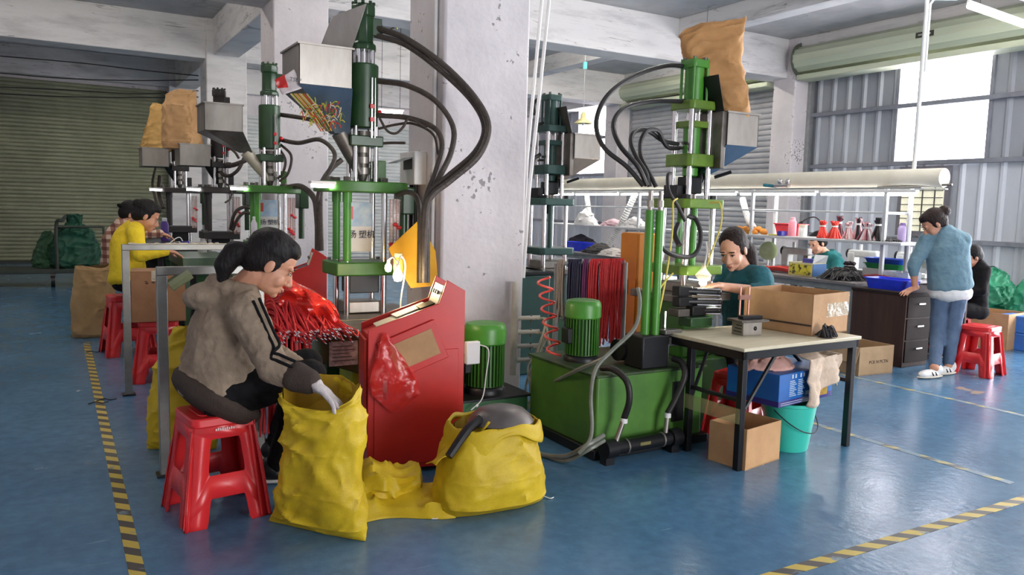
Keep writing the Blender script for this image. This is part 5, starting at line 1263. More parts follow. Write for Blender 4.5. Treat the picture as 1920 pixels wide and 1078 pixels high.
# ---- woman crouching over the tall yellow sack
J = dict(neck=U(446, 548, 3.76), chest=U(424, 612, 3.78), pelvis=U(408, 722, 3.80), head=U(510, 494, 3.72), shR=U(462, 585, 3.60), shL=U(448, 572, 3.95),
         elR=U(512, 690, 3.50), wrR=U(578, 715, 3.47), elL=U(505, 660, 3.98), wrL=U(560, 690, 3.9), hipR=U(415, 742, 3.68), hipL=U(420, 738, 3.9), knR=U(580, 705, 3.86), knL=U(575, 683, 4.1),
         anR=UZ(520, 872, .09), anL=UZ(518, 834, .09), tilt=.55, roll=0.0)
J['toeR'] = (1, -.15); J['toeL'] = (1, .0)
P1, top1, R1 = person('woman in a khaki striped hoodie sitting bent over the tall yellow sack', (.645, 3.86, 0), J, (1, -.18), dict(s=1.17, vox=.007, bvox=.0045, top=FELT, legs=BLKC, style='pony', hood=True, fold=.03, w=1.12, slw=1.1, sleeve=.86, shoe=BLKM, sole=WHT, stripe=WHT, tail=[(0, -.10, .0), (0, -.145, -.035), (0, -.15, -.10), (0, -.13, -.15)]))
gl = M_(); hand_prims(gl, J['wrR']+V(.012, -.008, -.004), U(640, 758, 3.42)-J['wrR'], V(-.15, -.25, -1), 1.3, .34, -1, 1.6)
blob('glove', gl, GLV, P1, .005, 3)
cf = M_(); dv = (J['wrR']-J['elR']).normalized(); cf.cap(J['wrR']-dv*.06, J['wrR']-dv*.0, .069, .058, 16); blob('cuff', cf, DKBR, P1, .007, 3)
hm = M_(); torso(hm, [J['pelvis']+V(-.0, 0, -.045), J['pelvis']+V(-.01, 0, -.06)], (J['shL']-J['shR']), [(.268, .235), (.262, .23)]); blob('hem_band', hm, DKBR, P1, .009, 4)
cam_d = (CAMP-J['elR']).normalized()
for off in (-.012, .016):
    st_ = M_(); pts = []
    for a, b, ra_, rb_ in ((J['shR'], J['elR'], .098, .082), (J['elR'], J['wrR']-dv*.04, .082, .07)):
        for k in range(5):
            q = k/5; c = lerp(a, b, q); ax = (b-a).normalized(); nn = (cam_d-ax*cam_d.dot(ax)).normalized(); up = nn.cross(ax)
            if up.z < 0: up = -up
            nn2 = (nn*.8+up*.62).normalized()
            pts.append(c+nn2*lerp(ra_, rb_, q)*.985+up*off)
    st_.tube(pts, .0075, 6); st_.obj('sleeve_stripe', BLKC, P1, world=True)
# ---- woman in yellow and person in plaid, farther along the row
YEL2 = mat('knit_yellow', (236, 206, 38), .85, c2=(222, 188, 30), scale=8, bump=.2, bscale=80)
def plaid():
    m = bpy.data.materials.new('plaid_shirt'); m.use_nodes = True; nt = m.node_tree; N = nt.nodes; L = nt.links; b = N['Principled BSDF']; b.inputs['Roughness'].default_value = .85
    tc = N.new('ShaderNodeTexCoord'); s = N.new('ShaderNodeSeparateXYZ'); L.new(tc.outputs['Object'], s.inputs[0]); outs = []
    for i in (0, 2):
        k = N.new('ShaderNodeMath'); k.operation = 'MULTIPLY'; k.inputs[1].default_value = 11; L.new(s.outputs[i], k.inputs[0])
        f_ = N.new('ShaderNodeMath'); f_.operation = 'FRACT'; L.new(k.outputs[0], f_.inputs[0]); g_ = N.new('ShaderNodeMath'); g_.operation = 'GREATER_THAN'; g_.inputs[1].default_value = .55; L.new(f_.outputs[0], g_.inputs[0]); outs.append(g_.outputs[0])
    a = N.new('ShaderNodeMath'); a.operation = 'ADD'; L.new(outs[0], a.inputs[0]); L.new(outs[1], a.inputs[1]); h_ = N.new('ShaderNodeMath'); h_.operation = 'MULTIPLY'; h_.inputs[1].default_value = .5; L.new(a.outputs[0], h_.inputs[0])
    r = N.new('ShaderNodeValToRGB'); r.color_ramp.interpolation = 'CONSTANT'; e = r.color_ramp.elements; e[0].color = srgb((206, 180, 160)); e[1].position = .4; e[1].color = srgb((150, 104, 84)); x = e.new(.9); x.color = srgb((104, 62, 54)); L.new(h_.outputs[0], r.inputs[0]); L.new(r.outputs[0], b.inputs['Base Color']); return m
def seated(px, D, reach, s):
    """seated operator facing +x: px = dict of picture points for the spine, D distance"""
    g = lambda k, d=0: U(px[k][0], px[k][1], D+d)
    J = dict(neck=g('neck'), chest=g('chest'), pelvis=g('pelvis'), head=g('head'), shR=g('sh', -.17*s), shL=g('sh', .17*s), elR=g('el', -.2*s), elL=g('el', .2*s), wrR=g('wr', -.12*s), wrL=g('wr', .1*s))
    p = J['pelvis']
    for k, q in (('R', -.1), ('L', .1)):
        J['hip'+k] = p+V(.02, q*s, -.03); J['kn'+k] = p+V(.42*s, q*1.3*s, .02); J['an'+k] = V(p.x+.36*s, p.y+q*1.3*s, .08); J['toe'+k] = (1, 0)
        J['hand'+k] = ((1, 0, -.25), (0, 0, -1)); J['hk'+k] = dict(curl=.5, thumb=-1 if k == 'R' else 1)
    return J
px = dict(neck=(252, 424), chest=(238, 455), pelvis=(240, 525), head=(276, 405), sh=(254, 440), el=(262, 478), wr=(312, 470))
J2 = seated(px, 7.35, 0, 1.1); J2['tilt'] = .45
P2, t2_, _ = person('woman in a bright yellow top with a hair bun seated behind the grey rail', (J2['pelvis'].x, J2['pelvis'].y, 0), J2, (1, -.1), dict(s=1.13, vox=.012, bvox=.008, top=YEL2, legs=BLKC, style='bun', bun=(0, -.105, .06), fold=.02, w=1.0))
px = dict(neck=(230, 418), chest=(216, 450), pelvis=(216, 505), head=(247, 402), sh=(228, 430), el=(255, 440), wr=(300, 438))
J3 = seated(px, 9.3, 0, 1.12); J3['tilt'] = .4
P3, t3_, _ = person('person in a checked brown shirt and black cap beyond the yellow-topped woman', (J3['pelvis'].x, J3['pelvis'].y, 0), J3, (1, -.1), dict(s=1.18, vox=.012, bvox=.009, top=plaid(), legs=BLKC, style='none', fold=.015, w=.95))
cm = M_(); Rh = frame((1, -.1), .4); hc = J3['head']; cm.ell(hc+Rh@V(0, -.02, .07), (.1, .125, .075), 16, 10, Rh); cm.ell(hc+Rh@V(0, -.12, .045), (.07, .07, .03), 12, 8, Rh); blob('cap', cm, BLKC, P3, .009, 3)
# ---- woman in a teal sweater at the lime press
TEAL = mat('knit_teal', (30, 104, 116), .85, c2=(22, 84, 96), scale=8, bump=.2, bscale=80)
J4 = dict(neck=U(1398, 512, 5.9), chest=U(1400, 545, 5.92), pelvis=U(1412, 640, 5.95), head=U(1374, 468, 5.8), shL=U(1426, 520, 5.76), shR=U(1366, 514, 6.08), elL=U(1434, 548, 5.62), wrL=U(1352, 537, 5.5), elR=U(1345, 552, 6.05), wrR=U(1322, 535, 5.75),
          tilt=.45, roll=-.05)
p = J4['pelvis']
for k, q in (('L', -.11), ('R', .11)):
    J4['hip'+k] = p+V(-.02, q, -.02); J4['kn'+k] = p+V(-.42, q*1.2, .0); J4['an'+k] = V(p.x-.36, p.y+q*1.2, .08)
J4['handL'] = (U(1322, 532, 5.4)-J4['wrL'], V(-.2, 0, -1)); J4['handR'] = (V(-1, -.2, -.1), V(0, 0, -1)); J4['hkL'] = dict(curl=.4, thumb=1); J4['hkR'] = dict(curl=.6, thumb=-1)
P4, t4_, R4 = person('woman in a teal sweater with a long ponytail working at the lime green press', (p.x, p.y, 0), J4, (-1, -.42), dict(s=1.17, vox=.009, bvox=.006, top=TEAL, legs=BLKC, skin=SKIN2, hair=HAIRB, style='long', front=(-.01, .075), sleeve=.28, fold=.018, w=1.15, slw=1.1, tail=[(-.02, -.09, .0), (-.05, -.11, -.07), (-.06, -.09, -.16), (-.05, -.05, -.25)]))
make_stool('red plastic stool the teal-sweatered woman sits on, hidden by the large carton', (p.x+.02, p.y, 0), .1)
# ---- standing woman in pale teal top and jeans
PTEAL = mat('knit_pale_teal', (112, 142, 154), .85, c2=(98, 128, 142), scale=8, bump=.2, bscale=80)
JEAN = mat('denim', (88, 108, 134), .85, c2=(72, 92, 118), scale=7, bump=.2, bscale=80)
anR, anL = UZ(1752, 690, .09), UZ(1778, 684, .09)
J5 = dict(neck=U(1768, 432, 7.62), chest=U(1776, 462, 7.64), pelvis=U(1782, 540, 7.68), head=U(1750, 420, 7.62), shL=U(1738, 448, 7.68), shR=U(1806, 450, 7.6), elL=U(1712, 500, 7.72), wrL=U(1716, 540, 7.78), elR=U(1800, 505, 7.85), wrR=U(1745, 535, 7.95),
          hipL=U(1764, 552, 7.72), hipR=U(1796, 552, 7.64), knL=U(1758, 622, 7.7), knR=U(1786, 620, 7.64), anL=anR, anR=anL, tilt=.62)
J5['toeL'] = (-1, .12); J5['toeR'] = (-1, .1); J5['handL'] = (U(1690, 549, 7.72)-J5['wrL'], V(0, .1, -1)); J5['hkL'] = dict(curl=.3, thumb=1)
P5, t5_, R5 = person('standing woman in a pale teal top and blue jeans leaning on the dark desk', (anR.x+.05, anR.y, 0), J5, (-.75, .62), dict(s=1.1, vox=.01, bvox=.007, top=PTEAL, legs=JEAN, style='bun', hair=HAIRB, bun=(0, -.13, .045), bunr=.055, legw=.88, sleeve=.3, fold=.018, w=1.0, slw=1.0, hem=.02, shoe=WHT, sole=mat('sole_cream', (224, 216, 200), .6), stripe=BLKC, skin=SKIN))
sh_ = M_(); torso(sh_, [J5['pelvis']+V(0, 0, -.03), J5['pelvis']+V(0, 0, -.06)], (J5['shL']-J5['shR']), [(.2, .16), (.197, .157)]); blob('undershirt', sh_, WHT, P5, .012, 4, .012, .05)
# ---- seated figure in black behind her, and hooded worker across the benches
J6 = dict(neck=U(1830, 492, 8.6), chest=U(1828, 520, 8.6), pelvis=U(1822, 578, 8.6), head=U(1822, 482, 8.55), shL=U(1812, 512, 8.75), shR=U(1846, 508, 8.45), elL=U(1806, 545, 8.8), elR=U(1840, 545, 8.4), wrL=U(1796, 545, 8.7), wrR=U(1805, 550, 8.45), tilt=.4)
p = J6['pelvis']
for k, q in (('L', .1), ('R', -.1)):
    J6['hip'+k] = p+V(-.02, q, -.02); J6['kn'+k] = p+V(-.38, .1+q, .02); J6['an'+k] = V(p.x-.34, p.y+.1+q, .08)
    J6['toe'+k] = (-1, .2)
person('person in black clothes seated behind the standing woman, beside the green bags', (p.x, p.y, 0), J6, (-.9, .5), dict(s=.98, vox=.012, bvox=.01, top=BLKC, legs=BLKC, style='none', hair=HAIR, fold=.015))
HTEAL = mat('hoodie_teal', (22, 112, 112), .85, c2=(16, 92, 94), scale=8)
J7 = dict(neck=U(1548, 478, 10.80), chest=U(1552, 505, 10.80), pelvis=U(1555, 560, 10.80), head=U(1532, 456, 10.75), shL=U(1530, 490, 11.00), shR=U(1572, 492, 10.60), elL=U(1515, 515, 10.90), elR=U(1560, 520, 10.45), wrL=U(1505, 510, 10.70), wrR=U(1520, 515, 10.50), tilt=.4)
p = J7['pelvis']
for k, q in (('L', .1), ('R', -.1)):
    J7['hip'+k] = p+V(-.02, q, -.02); J7['kn'+k] = p+V(-.38, q, .02); J7['an'+k] = V(p.x-.34, p.y+q, .08)
person('worker in a dark teal hoodie with short hair seated across the benches', (p.x, p.y, 0), J7, (-1, .15), dict(s=1.2, vox=.012, bvox=.01, top=HTEAL, legs=BLKC, style='none', hood=True, fold=.02, skin=SKIN2))
# ================================================================ desk and benches along the right
WOOD = mat('desk_walnut', (70, 50, 42), .65, spec=.3, c2=(52, 36, 32), scale=3, stretch=(6, 6, .5))
WOODD = mat('desk_black', (46, 36, 34), .75, spec=.2)
dk = thing('office_desk', 'dark wooden desk with a drawer pedestal, the standing woman leans on it', 'desk', (7.8, 4.98, 0))
M_().box(7.24, 8.35, 4.66, 5.30, .72, .75).obj('desk_top', WOODD, dk, .004, world=True)
M_().box(7.26, 7.68, 4.69, 5.28, .0, .72).obj('pedestal', WOOD, dk, .004, world=True)
M_().box(7.25, 7.262, 4.68, 5.29, .0, .72).obj('side_panel', WOOD, dk, .002, world=True)
for k in range(3):
    d = M_().box(7.285, 7.67, 4.678, 4.69, .05+k*.225, .05+k*.225+.21).obj('drawer', WOODD, dk, .003, world=True)
    M_().box(7.44, 7.54, 4.66, 4.67, .18+k*.225, .192+k*.225).obj('handle', CHR, d, world=False).location = (-7.8, -4.98, 0)
M_().box(8.3, 8.33, 4.69, 5.28, 0, .72).obj('end_panel', WOOD, dk, .003, world=True)
BT = mat('bench_grey', (116, 110, 108), .5, c2=(98, 94, 92), scale=6); FRM = mat('frame_white', (206, 208, 208), .45, var=.05)
def bench(label, y0, y1):
    t = thing('work_bench', label, 'bench', (7.8, (y0+y1)/2, 0), group='grey work benches')
    M_().box(7.36, 8.9, y0, y1, .745, .78).obj('bench_top', BT, t, .004, world=True)
    for xa in (7.40, 8.82): M_().box(xa, xa+.04, y0+.03, y1-.03, .68, .745).obj('apron', GREYP, t, .003, world=True)
    for x in (7.42, 8.84):
        for y in (y0+.06, y1-.06): M_().box(x-.025, x+.025, y-.025, y+.025, 0, .745).obj('leg', GREYP, t, .003, world=True)
    return t
bench('grey work bench beside the dark desk, with the black cord heap', 5.34, 7.3); bench('grey work bench farther back, behind the teal-sweatered woman', 7.34, 9.6); bench('farthest grey work bench, seen past the dark teal press', 9.64, 12.4)
# shelf rack with lamp tubes and the long white roll
rk2 = thing('shelf_rack', 'long white steel shelf rack with lamp tubes over the benches', 'rack', (8.0, 8.5, 0))
for y in (5.4, 7.3, 9.6, 12.3):
    for x in (7.86, 8.3): M_().box(x-.02, x+.02, y-.02, y+.02, .78, 1.80).obj('post', FRM, rk2, .003, world=True)
    M_().box(7.86, 8.3, y-.015, y+.015, 1.52, 1.55).obj('cross_bar', FRM, rk2, .003, world=True)
M_().box(7.80, 8.34, 5.15, 12.4, 1.19, 1.22).obj('shelf', FRM, rk2, .004, world=True)
for x in (7.86, 8.3): M_().box(x-.012, x+.012, 5.4, 12.3, 1.525, 1.545).obj('rail', FRM, rk2, .003, world=True)
M_().box(7.84, 7.9, 5.0, 12.4, 1.80, 1.815).box(8.27, 8.33, 5.0, 12.4, 1.80, 1.815).obj('top_rail', GREYP, rk2, .003, world=True)
y = 5.05
while y < 12:
    f_ = M_().box(7.83, 7.90, y, y+1.22, 1.755, 1.785).obj('lamp_housing', WHT, rk2, .004, world=True)
    M_().cyl((7.865, y+.02, 1.738), (7.865, y+1.2, 1.738), .014, n=10).obj('lamp_tube', emat('bench_tube', (252, 252, 250), 16), f_, world=False).location = (-8.0, -8.5, 0)
    y += 1.27
CREAM = mat('film_roll', (226, 222, 206), .5, c2=(206, 200, 182), scale=2)
rl_ = thing('film_roll', 'long cream white roll lying on top of the shelf rack', 'roll', (8.08, 8.6, 1.815))
M_().lathe([(.02, -3.7), (.10, -3.7), (.102, -3.69), (.102, 3.69), (.10, 3.7), (.02, 3.7)], (0, 0, .102), 24, ax=(0, 1, 0)).obj('roll_body', CREAM, rl_)
M_().tube([V(-.02, -3.8, .03), V(-.1, -3.0, .0)], .012, 8, sm=False).obj('core_bar', STLD, rl_)
sg = thing('spray_gun', 'chrome spray gun with a teal handle lying against the long cream roll', 'tool', tuple(UX(1465, 348, 7.93)))
M_().tube([V(0, .28, .01), V(0, .08, -.01)], .022, 8, sm=False).obj('handle', mat('handle_teal', (50, 130, 150), .4), sg)
M_().cyl((0, .1, .0), (0, -.12, .0), .028, n=12).ell((0, .02, .05), .035, 10, 7).ell((0, -.1, .05), .035, 10, 7).obj('gun_body', CHR, sg)
# ---------- goods on the shelf and the benches
def sp(px, py, X=7.95): return UX(px, py, X)
SHZ, BZ = 1.221, .781
def on(px, py, X, z): p = UX(px, py, X); return V(p.x, p.y, z)
def bottle(label, p, h, r, c, capc, cat='bottle'):
    t = thing('drink_bottle', label, cat, tuple(p)); m = mat('bottle_%d_%d_%d' % c, c, .3)
    M_().lathe([(0, 0), (r*.95, 0), (r, .01), (r, h*.72), (r*.7, h*.84), (r*.6, h*.86)], (0, 0, 0), 18).obj('bottle_body', m, t)
    M_().lathe([(r*.62, h*.84), (r*.62, h*.98), (r*.5, h), (0, h)], (0, 0, 0), 16).obj('cap', mat('bottle_%d_%d_%d' % capc, capc, .35), t)
    return t
bottle('tall pink drink bottle on the white shelf', on(1485, 441, 8.0, SHZ), .235, .05, (244, 150, 164), (246, 170, 182))
bottle('purple drink bottle on the end of the white shelf', on(1690, 455, 8.2, SHZ), .21, .045, (170, 150, 196), (126, 96, 160))
jr = thing('white_jar', 'white jar with a cream lid beside the pink bottle', 'jar', tuple(on(1505, 441, 7.98, SHZ)))
M_().lathe([(0, 0), (.05, 0), (.052, .01), (.052, .11), (.045, .12)], (0, 0, 0), 18).obj('jar_body', WHT, jr); M_().cyl((0, 0, .118), (0, 0, .15), .05, n=18).obj('lid', mat('cream_lid', (238, 226, 196), .5), jr)
rb = thing('plastic_basket', 'red plastic basket standing behind the pink bottle', 'basket', tuple(on(1482, 441, 8.15, SHZ)))
M_().hexa([V(-.07, -.16, 0), V(.07, -.16, 0), V(.07, .16, 0), V(-.07, .16, 0), V(-.09, -.19, .14), V(.09, -.19, .14), V(.09, .19, .14), V(-.09, .19, .14)]).obj('basket_body', mat('basket_red', (226, 60, 76), .4), rb, .006)
M_().box(-.1, .1, -.2, .2, .14, .155).obj('rim', mat('basket_red', (226, 60, 76), .4), rb, .004)
tag(M_().bx(on(1466, 442, 7.9, SHZ+.03), (.1, .07, .06)).obj('blue_box', mat('tiny_blue', (60, 60, 170), .4), bevel=.006), 'tiny blue box on the white shelf beside the pink bottle', 'box')
tag(M_().bx(on(1452, 441, 7.9, SHZ+.008), (.1, .12, .016)).obj('yellow_cloth', mat('tiny_yellow', (232, 214, 90), .6), bevel=.006), 'small yellow cloth folded on the white shelf', 'cloth')
def tied(label, p, h, r, cols, n=26, seed=1):
    """standing bundle of cords tied near the top, splayed foot and head"""
    t = thing('cord_bundle', label, 'cords', tuple(p)); rnd = random.Random(seed)
    for i, c in enumerate(cols):
        mb = M_()
        for k in range(n//len(cols)):
            a = rnd.uniform(0, 6.28); q = rnd.uniform(.3, 1)
            mb.tube([V(math.cos(a)*r*q, math.sin(a)*r*q, .004), V(math.cos(a)*r*.5*q, math.sin(a)*r*.5*q, h*.45), V(math.cos(a)*r*.22, math.sin(a)*r*.22, h*.72), V(math.cos(a)*r*.55*q, math.sin(a)*r*.55*q, h*rnd.uniform(.9, 1.05))], r*.14, 5, 3)
        mb.obj('cords', mat('tied_%d_%d_%d' % c, c, .6), t)
    M_().pipe((0, 0, h*.68), (0, 0, h*.76), r*.42, r*.2, 12).obj('tie', WHT, t)
    return t
OR = (236, 66, 50); PK = (238, 176, 180); WH = (236, 226, 226); DK = (44, 38, 42); MG = (120, 40, 60)
tied('squat orange-red cord bundle on the shelf, nearer the pink bottle', on(1541, 447, 7.95, SHZ), .2, .085, [OR], 30, 1)
tied('squat orange-red cord bundle on the shelf beside the white and pink one', on(1564, 448, 7.95, SHZ), .2, .085, [OR], 30, 2)
tied('dark maroon cord bundle standing behind the orange-red ones', on(1572, 446, 8.15, SHZ), .26, .07, [MG, DK], 26, 3)
tied('white and pink cord bundle on the shelf', on(1590, 449, 7.95, SHZ), .2, .08, [WH, PK], 26, 4)
tied('black and pink cord bundle on the shelf, middle of three', on(1608, 450, 8.0, SHZ), .25, .07, [DK, PK], 26, 5)
tied('pale pink cord bundle slumping over the shelf edge', on(1624, 451, 7.92, SHZ), .2, .1, [WH, PK, MG], 27, 6)
tied('black cord bundle with a white tie at the end of the shelf', on(1645, 452, 7.98, SHZ), .25, .09, [DK], 30, 7)
black_bundle('loose black cords lying on the end of the white shelf', on(1672, 456, 7.98, SHZ), 26, .1, 8, l=.2, zf=.25)
def lumps(name, label, cat, p, col, n, r, seed, zz=.6):
    rnd = random.Random(seed); mb = M_(); p = Vector(p)
    for k in range(n): mb.ell(p+V(rnd.uniform(-r, r)*.8, rnd.uniform(-r, r)*1.2, rnd.uniform(.25, .9)*r*zz), (r*.35, r*.4, r*.3), 10, 7)
    o = mb.obj(name, mat('lump_%d_%d_%d' % col, col, .7)); return tag(o, label, cat)
lumps('sponge_heap', 'orange sponge offcuts heaped on the white shelf', 'sponges', on(1408, 436, 7.95, SHZ), (214, 140, 54), 22, .13, 1)
sn = thing('snake_lamp', 'black gooseneck lamp arching over the white shelf', 'lamp', tuple(on(1545, 440, 8.3, SHZ)))
M_().tube([V(0, 0, 0), V(0, .03, .14), V(0, .14, .24), V(0, .28, .22), V(0, .36, .16)], .008, 8).obj('neck', BLKM, sn); M_().lathe([(.012, 0), (.03, .05), (.032, .07)], (0, .34, .19), 12, ax=(0, .6, -.8)).obj('lamp_head', BLKM, sn); M_().cyl((0, 0, 0), (0, 0, .012), .04, n=16).obj('base', BLKM, sn)
# duct hoses
DUCT = mat('duct_white', (222, 220, 216), .5)
def duct(label, a, b, r):
    mb = M_(); P = spline([a, lerp(a, b, .5)+V(0, 0, -.06), b], 30); rs = []
    n = len(P); mb2 = M_(); ring = []
    mb.tube(P, [r*(1 if i % 2 else .86) for i in range(n)], 10, sm=False)
    return tag(mb.obj('duct_hose', DUCT), label, 'duct')
duct('white corrugated duct hose slanting above the orange cabinet', sp(1192, 362, 8.0), sp(1135, 470, 7.8), .055)
duct('white corrugated duct hose above the orange sponges', sp(1392, 372, 8.2), sp(1413, 428, 8.0), .045)
duct('white corrugated duct hose beside the dark teal press', sp(1100, 360, 8.0), sp(1108, 420, 7.95), .05)
# bench goods
tied('dark plum cord bundle standing on the bench behind the hooded worker', on(1594, 500, 8.5, BZ), .14, .15, [(46, 30, 44)], 40, 9)
black_bundle('big heap of black cords on the grey bench by the blue basin', on(1580, 522, 7.62, BZ), 90, .24, 11, l=.34, zf=.42)
def open_box(name, label, loc, rz, w_, d, h, m, cat='box', tp=None):
    t = thing(name, label, cat, tuple(loc), rz); th = .006
    M_().box(-w_/2, w_/2, -d/2, d/2, 0, th).obj('bottom', m, t)
    for b in ((-w_/2, w_/2, -d/2, -d/2+th), (-w_/2, w_/2, d/2-th, d/2), (-w_/2, -w_/2+th, -d/2, d/2), (w_/2-th, w_/2, -d/2, d/2)): M_().box(*b, 0, h).obj('wall', m, t, .002)
    if tp: M_().box(-w_/2-.01, w_/2+.01, -d/2-.01, d/2+.01, h, h+.012).obj('rim', tp, t, .003)
    return t
tb_ = open_box('tool_box', 'open printed box with yellow and blue sides on the grey bench', on(1512, 523, 7.6, BZ), math.radians(5), .26, .32, .16, mat('box_cream', (216, 206, 170), .6, c2=(190, 176, 120), scale=10))
M_().box(-.136, -.13, -.14, .14, .02, .14).obj('yellow_print', mat('print_yel2', (206, 190, 60), .6, c2=(60, 56, 40), scale=16, thr=(.42, .5)), tb_)
M_().box(-.13, .13, -.166, -.16, .01, .15).obj('blue_panel', mat('print_blue2', (46, 110, 176), .5), tb_)
M_().hexa([V(-.13, -.16, .16), V(.13, -.16, .16), V(.13, -.154, .16), V(-.13, -.154, .16), V(-.11, -.17, .26), V(.1, -.2, .25), V(.1, -.19, .25), V(-.11, -.16, .26)]).obj('lid_flap', mat('box_pale', (222, 224, 222), .6), tb_)
M_().box(-.02, .1, -.1, .05, .06, .2).obj('inner_box', mat('print_violet', (96, 96, 190), .5), tb_)
def lay(label, p, l, n, r, col, seed):
    rnd = random.Random(seed); mb = M_(); p = Vector(p)
    for k in range(n):
        x = rnd.uniform(-.07, .07); z = rnd.uniform(.006, .05); mb.tube([p+V(x, -l/2+rnd.uniform(-.04, .04), z), p+V(x+rnd.uniform(-.03, .03), 0, z+.02), p+V(x+rnd.uniform(-.03, .03), l/2+rnd.uniform(-.04, .04), z)], r, 5, 3)
    return tag(mb.obj('cord_bundle', mat('lay_%d_%d_%d' % col, col, .6)), label, 'cords')
lay('bright red cords lying on the grey bench beside the teal-sweatered woman', on(1465, 512, 7.7, BZ), .5, 36, .011, (222, 66, 60), 3)
lay('maroon and pink straps lying on the bench behind the blue basin', on(1650, 522, 7.9, BZ), .35, 30, .012, (170, 70, 70), 5)
bs = thing('plastic_basin', 'bright blue plastic basin on the dark desk', 'basin', tuple(on(1672, 548, 7.5, .75)))
BLU = mat('plastic_blue', (40, 66, 226), .35, c2=(34, 54, 200))
def rrect(w_, d, r, n=5):
    o = []
    for cx, cy, a0 in ((w_-r, d-r, 0), (-w_+r, d-r, PI/2), (-w_+r, -d+r, PI), (w_-r, -d+r, 1.5*PI)):
        for j in range(n+1): a = a0+PI/2*j/n; o.append((cx+r*math.cos(a), cy+r*math.sin(a)))
    return o
def basin(t, w_, d, h, m):
    mb = M_(); L_ = [(.86, 0), (.98, h), (1.04, h), (1.04, h+.01), (.96, h+.01), (.84, .01)]; n = len(rrect(w_, d, .05)); vs_ = []
    for k, z in L_: vs_ += [V(x*k, y*k, z) for x, y in rrect(w_, d, .05)]
    fs = [(i*n+j, i*n+(j+1) % n, (i+1)*n+(j+1) % n, (i+1)*n+j) for i in range(len(L_)-1) for j in range(n)]; fs += [tuple(range(n-1, -1, -1)), tuple(range((len(L_)-1)*n, len(L_)*n))]
    mb.add(vs_, fs); return mb.obj('basin_body', m, t, ang=50)
basin(bs, .15, .24, .1, BLU)
M_().box(-.02, .02, -.252, -.244, .06, .09).obj('grip', BLU, bs, .003)
for i, (lab, c, z) in enumerate((('green plastic tray under the blue tray on the bench', (40, 150, 90), BZ+.1), ('shallow blue plastic tray stacked on the green tray', (36, 82, 196), BZ+.16))):
    q = thing('plastic_tray', lab, 'tray', tuple(on(1665, 500, 8.5, z))); basin(q, .12, .26, .055, mat('tray_%d' % i, c, .4))
q = open_box('foam_box', 'white foam box carrying the green and blue trays', on(1665, 512, 8.5, BZ), 0, .26, .5, .1, WHT)
q = open_box('clear_tub', 'clear plastic tub with blue bags behind the blue basin', on(1690, 528, 8.0, BZ), 0, .24, .3, .12, film('tub_clear', (206, 214, 224), .55)); M_().ell((0, 0, .05), (.08, .1, .04), 12, 8).obj('blue_bag', mat('bag_lilac', (120, 150, 210), .4), q)
fan = thing('desk_fan', 'round pale green fan behind the head of the teal-sweatered woman', 'fan', tuple(on(1438, 512, 8.2, BZ)))
hz_ = UX(1436, 470, 8.2).z-BZ
M_().lathe([(0, .05), (.05, .045), (.1, .03), (.125, 0), (.1, -.03), (0, -.04)], (0, 0, hz_), 24, ax=(-.9, -.4, 0)).obj('fan_cage', mat('fan_green', (216, 226, 190), .4, c2=(180, 200, 140), scale=4), fan)
M_().cyl((0, 0, 0), (0, 0, hz_-.05), .012, n=10).cyl((0, 0, 0), (0, 0, .02), .08, n=18).obj('fan_stand', WHT, fan)
def sewing(label, p, s=1):
    t = thing('sewing_machine', label, 'machine', tuple(p)); m = mat('machine_white', (222, 224, 220), .4)
    M_().box(-.1, .1, -.22, .22, 0, .05).obj('bed', m, t, .01); M_().box(-.06, .06, .1, .2, .05, .26).obj('column', m, t, .015); M_().box(-.05, .05, -.2, .2, .2, .29).obj('arm', m, t, .02); M_().box(-.035, .035, -.2, -.13, .12, .2).cyl((0, -.165, .05), (0, -.165, .12), .006, n=8).obj('needle_head', STL, t, .004); M_().lathe([(.0, 0), (.06, 0), (.06, .02), (0, .03)], (0, .2, .24), 18, ax=(0, 1, 0)).obj('hand_wheel', BLKM, t)
    M_().cyl((0, .05, .29), (0, .05, .36), .02, n=10).obj('spool', WHT, t); return t
sewing('small white sewing machine on the bench beyond the red cords', on(1492, 510, 8.2, BZ)); sewing('white sewing machine beside the standing woman, at the bench end', on(1712, 500, 8.9, BZ)); sewing('white sewing machine behind the black cord heap', on(1618, 505, 8.7, BZ))
# left part of the rack, seen between the two presses on that side
def drape(label, p, w_, h, col, seed):
    p = Vector(p)
    def fn(u, v): a = 2*PI*u; r = (1-v)**.6; k = 1+.35*wr_noise(Vector((math.cos(a), math.sin(a), v*2)), 2.2, seed); return p+V(w_*.5*r*k*math.cos(a), w_*r*k*math.sin(a), h*v**.8*(1+.2*noise.noise(Vector((a, v*3, seed)))))
    mb = M_().grid(fn, 26, 12, True); return tag(mb.obj('cloth_pile', mat('pile_%d_%d_%d' % col, col, .8)), label, 'cloth')
drape('crumpled white cloth on the shelf behind the dark teal press', on(1098, 415, 7.95, SHZ), .3, .28, (232, 230, 226), 1)
drape('pink and white cloth heap on the shelf above the red cords', on(1150, 420, 7.95, SHZ), .3, .12, (226, 190, 196), 2)
drape('white cloth heap on the shelf just above the orange cabinet', on(1190, 424, 7.95, SHZ), .3, .16, (236, 232, 230), 3)
drape('black cloth bundle on the bench above the orange cabinet', on(1196, 452, 7.7, BZ+.2), .25, .14, (40, 36, 36), 4)
q = thing('plastic_crate', 'blue plastic crate on the far bench beside the dark teal press', 'crate', tuple(on(1087, 466, 7.7, BZ))); basin(q, .12, .28, .14, BLU)
drape('dark cloth heap above the blue crate on the far bench', on(1090, 450, 8.0, BZ), .5, .26, (48, 46, 58), 6)
drape('tangle of black straps on the far bench beside the duct hose', on(1125, 478, 7.6, BZ), .4, .16, (54, 50, 50), 7)
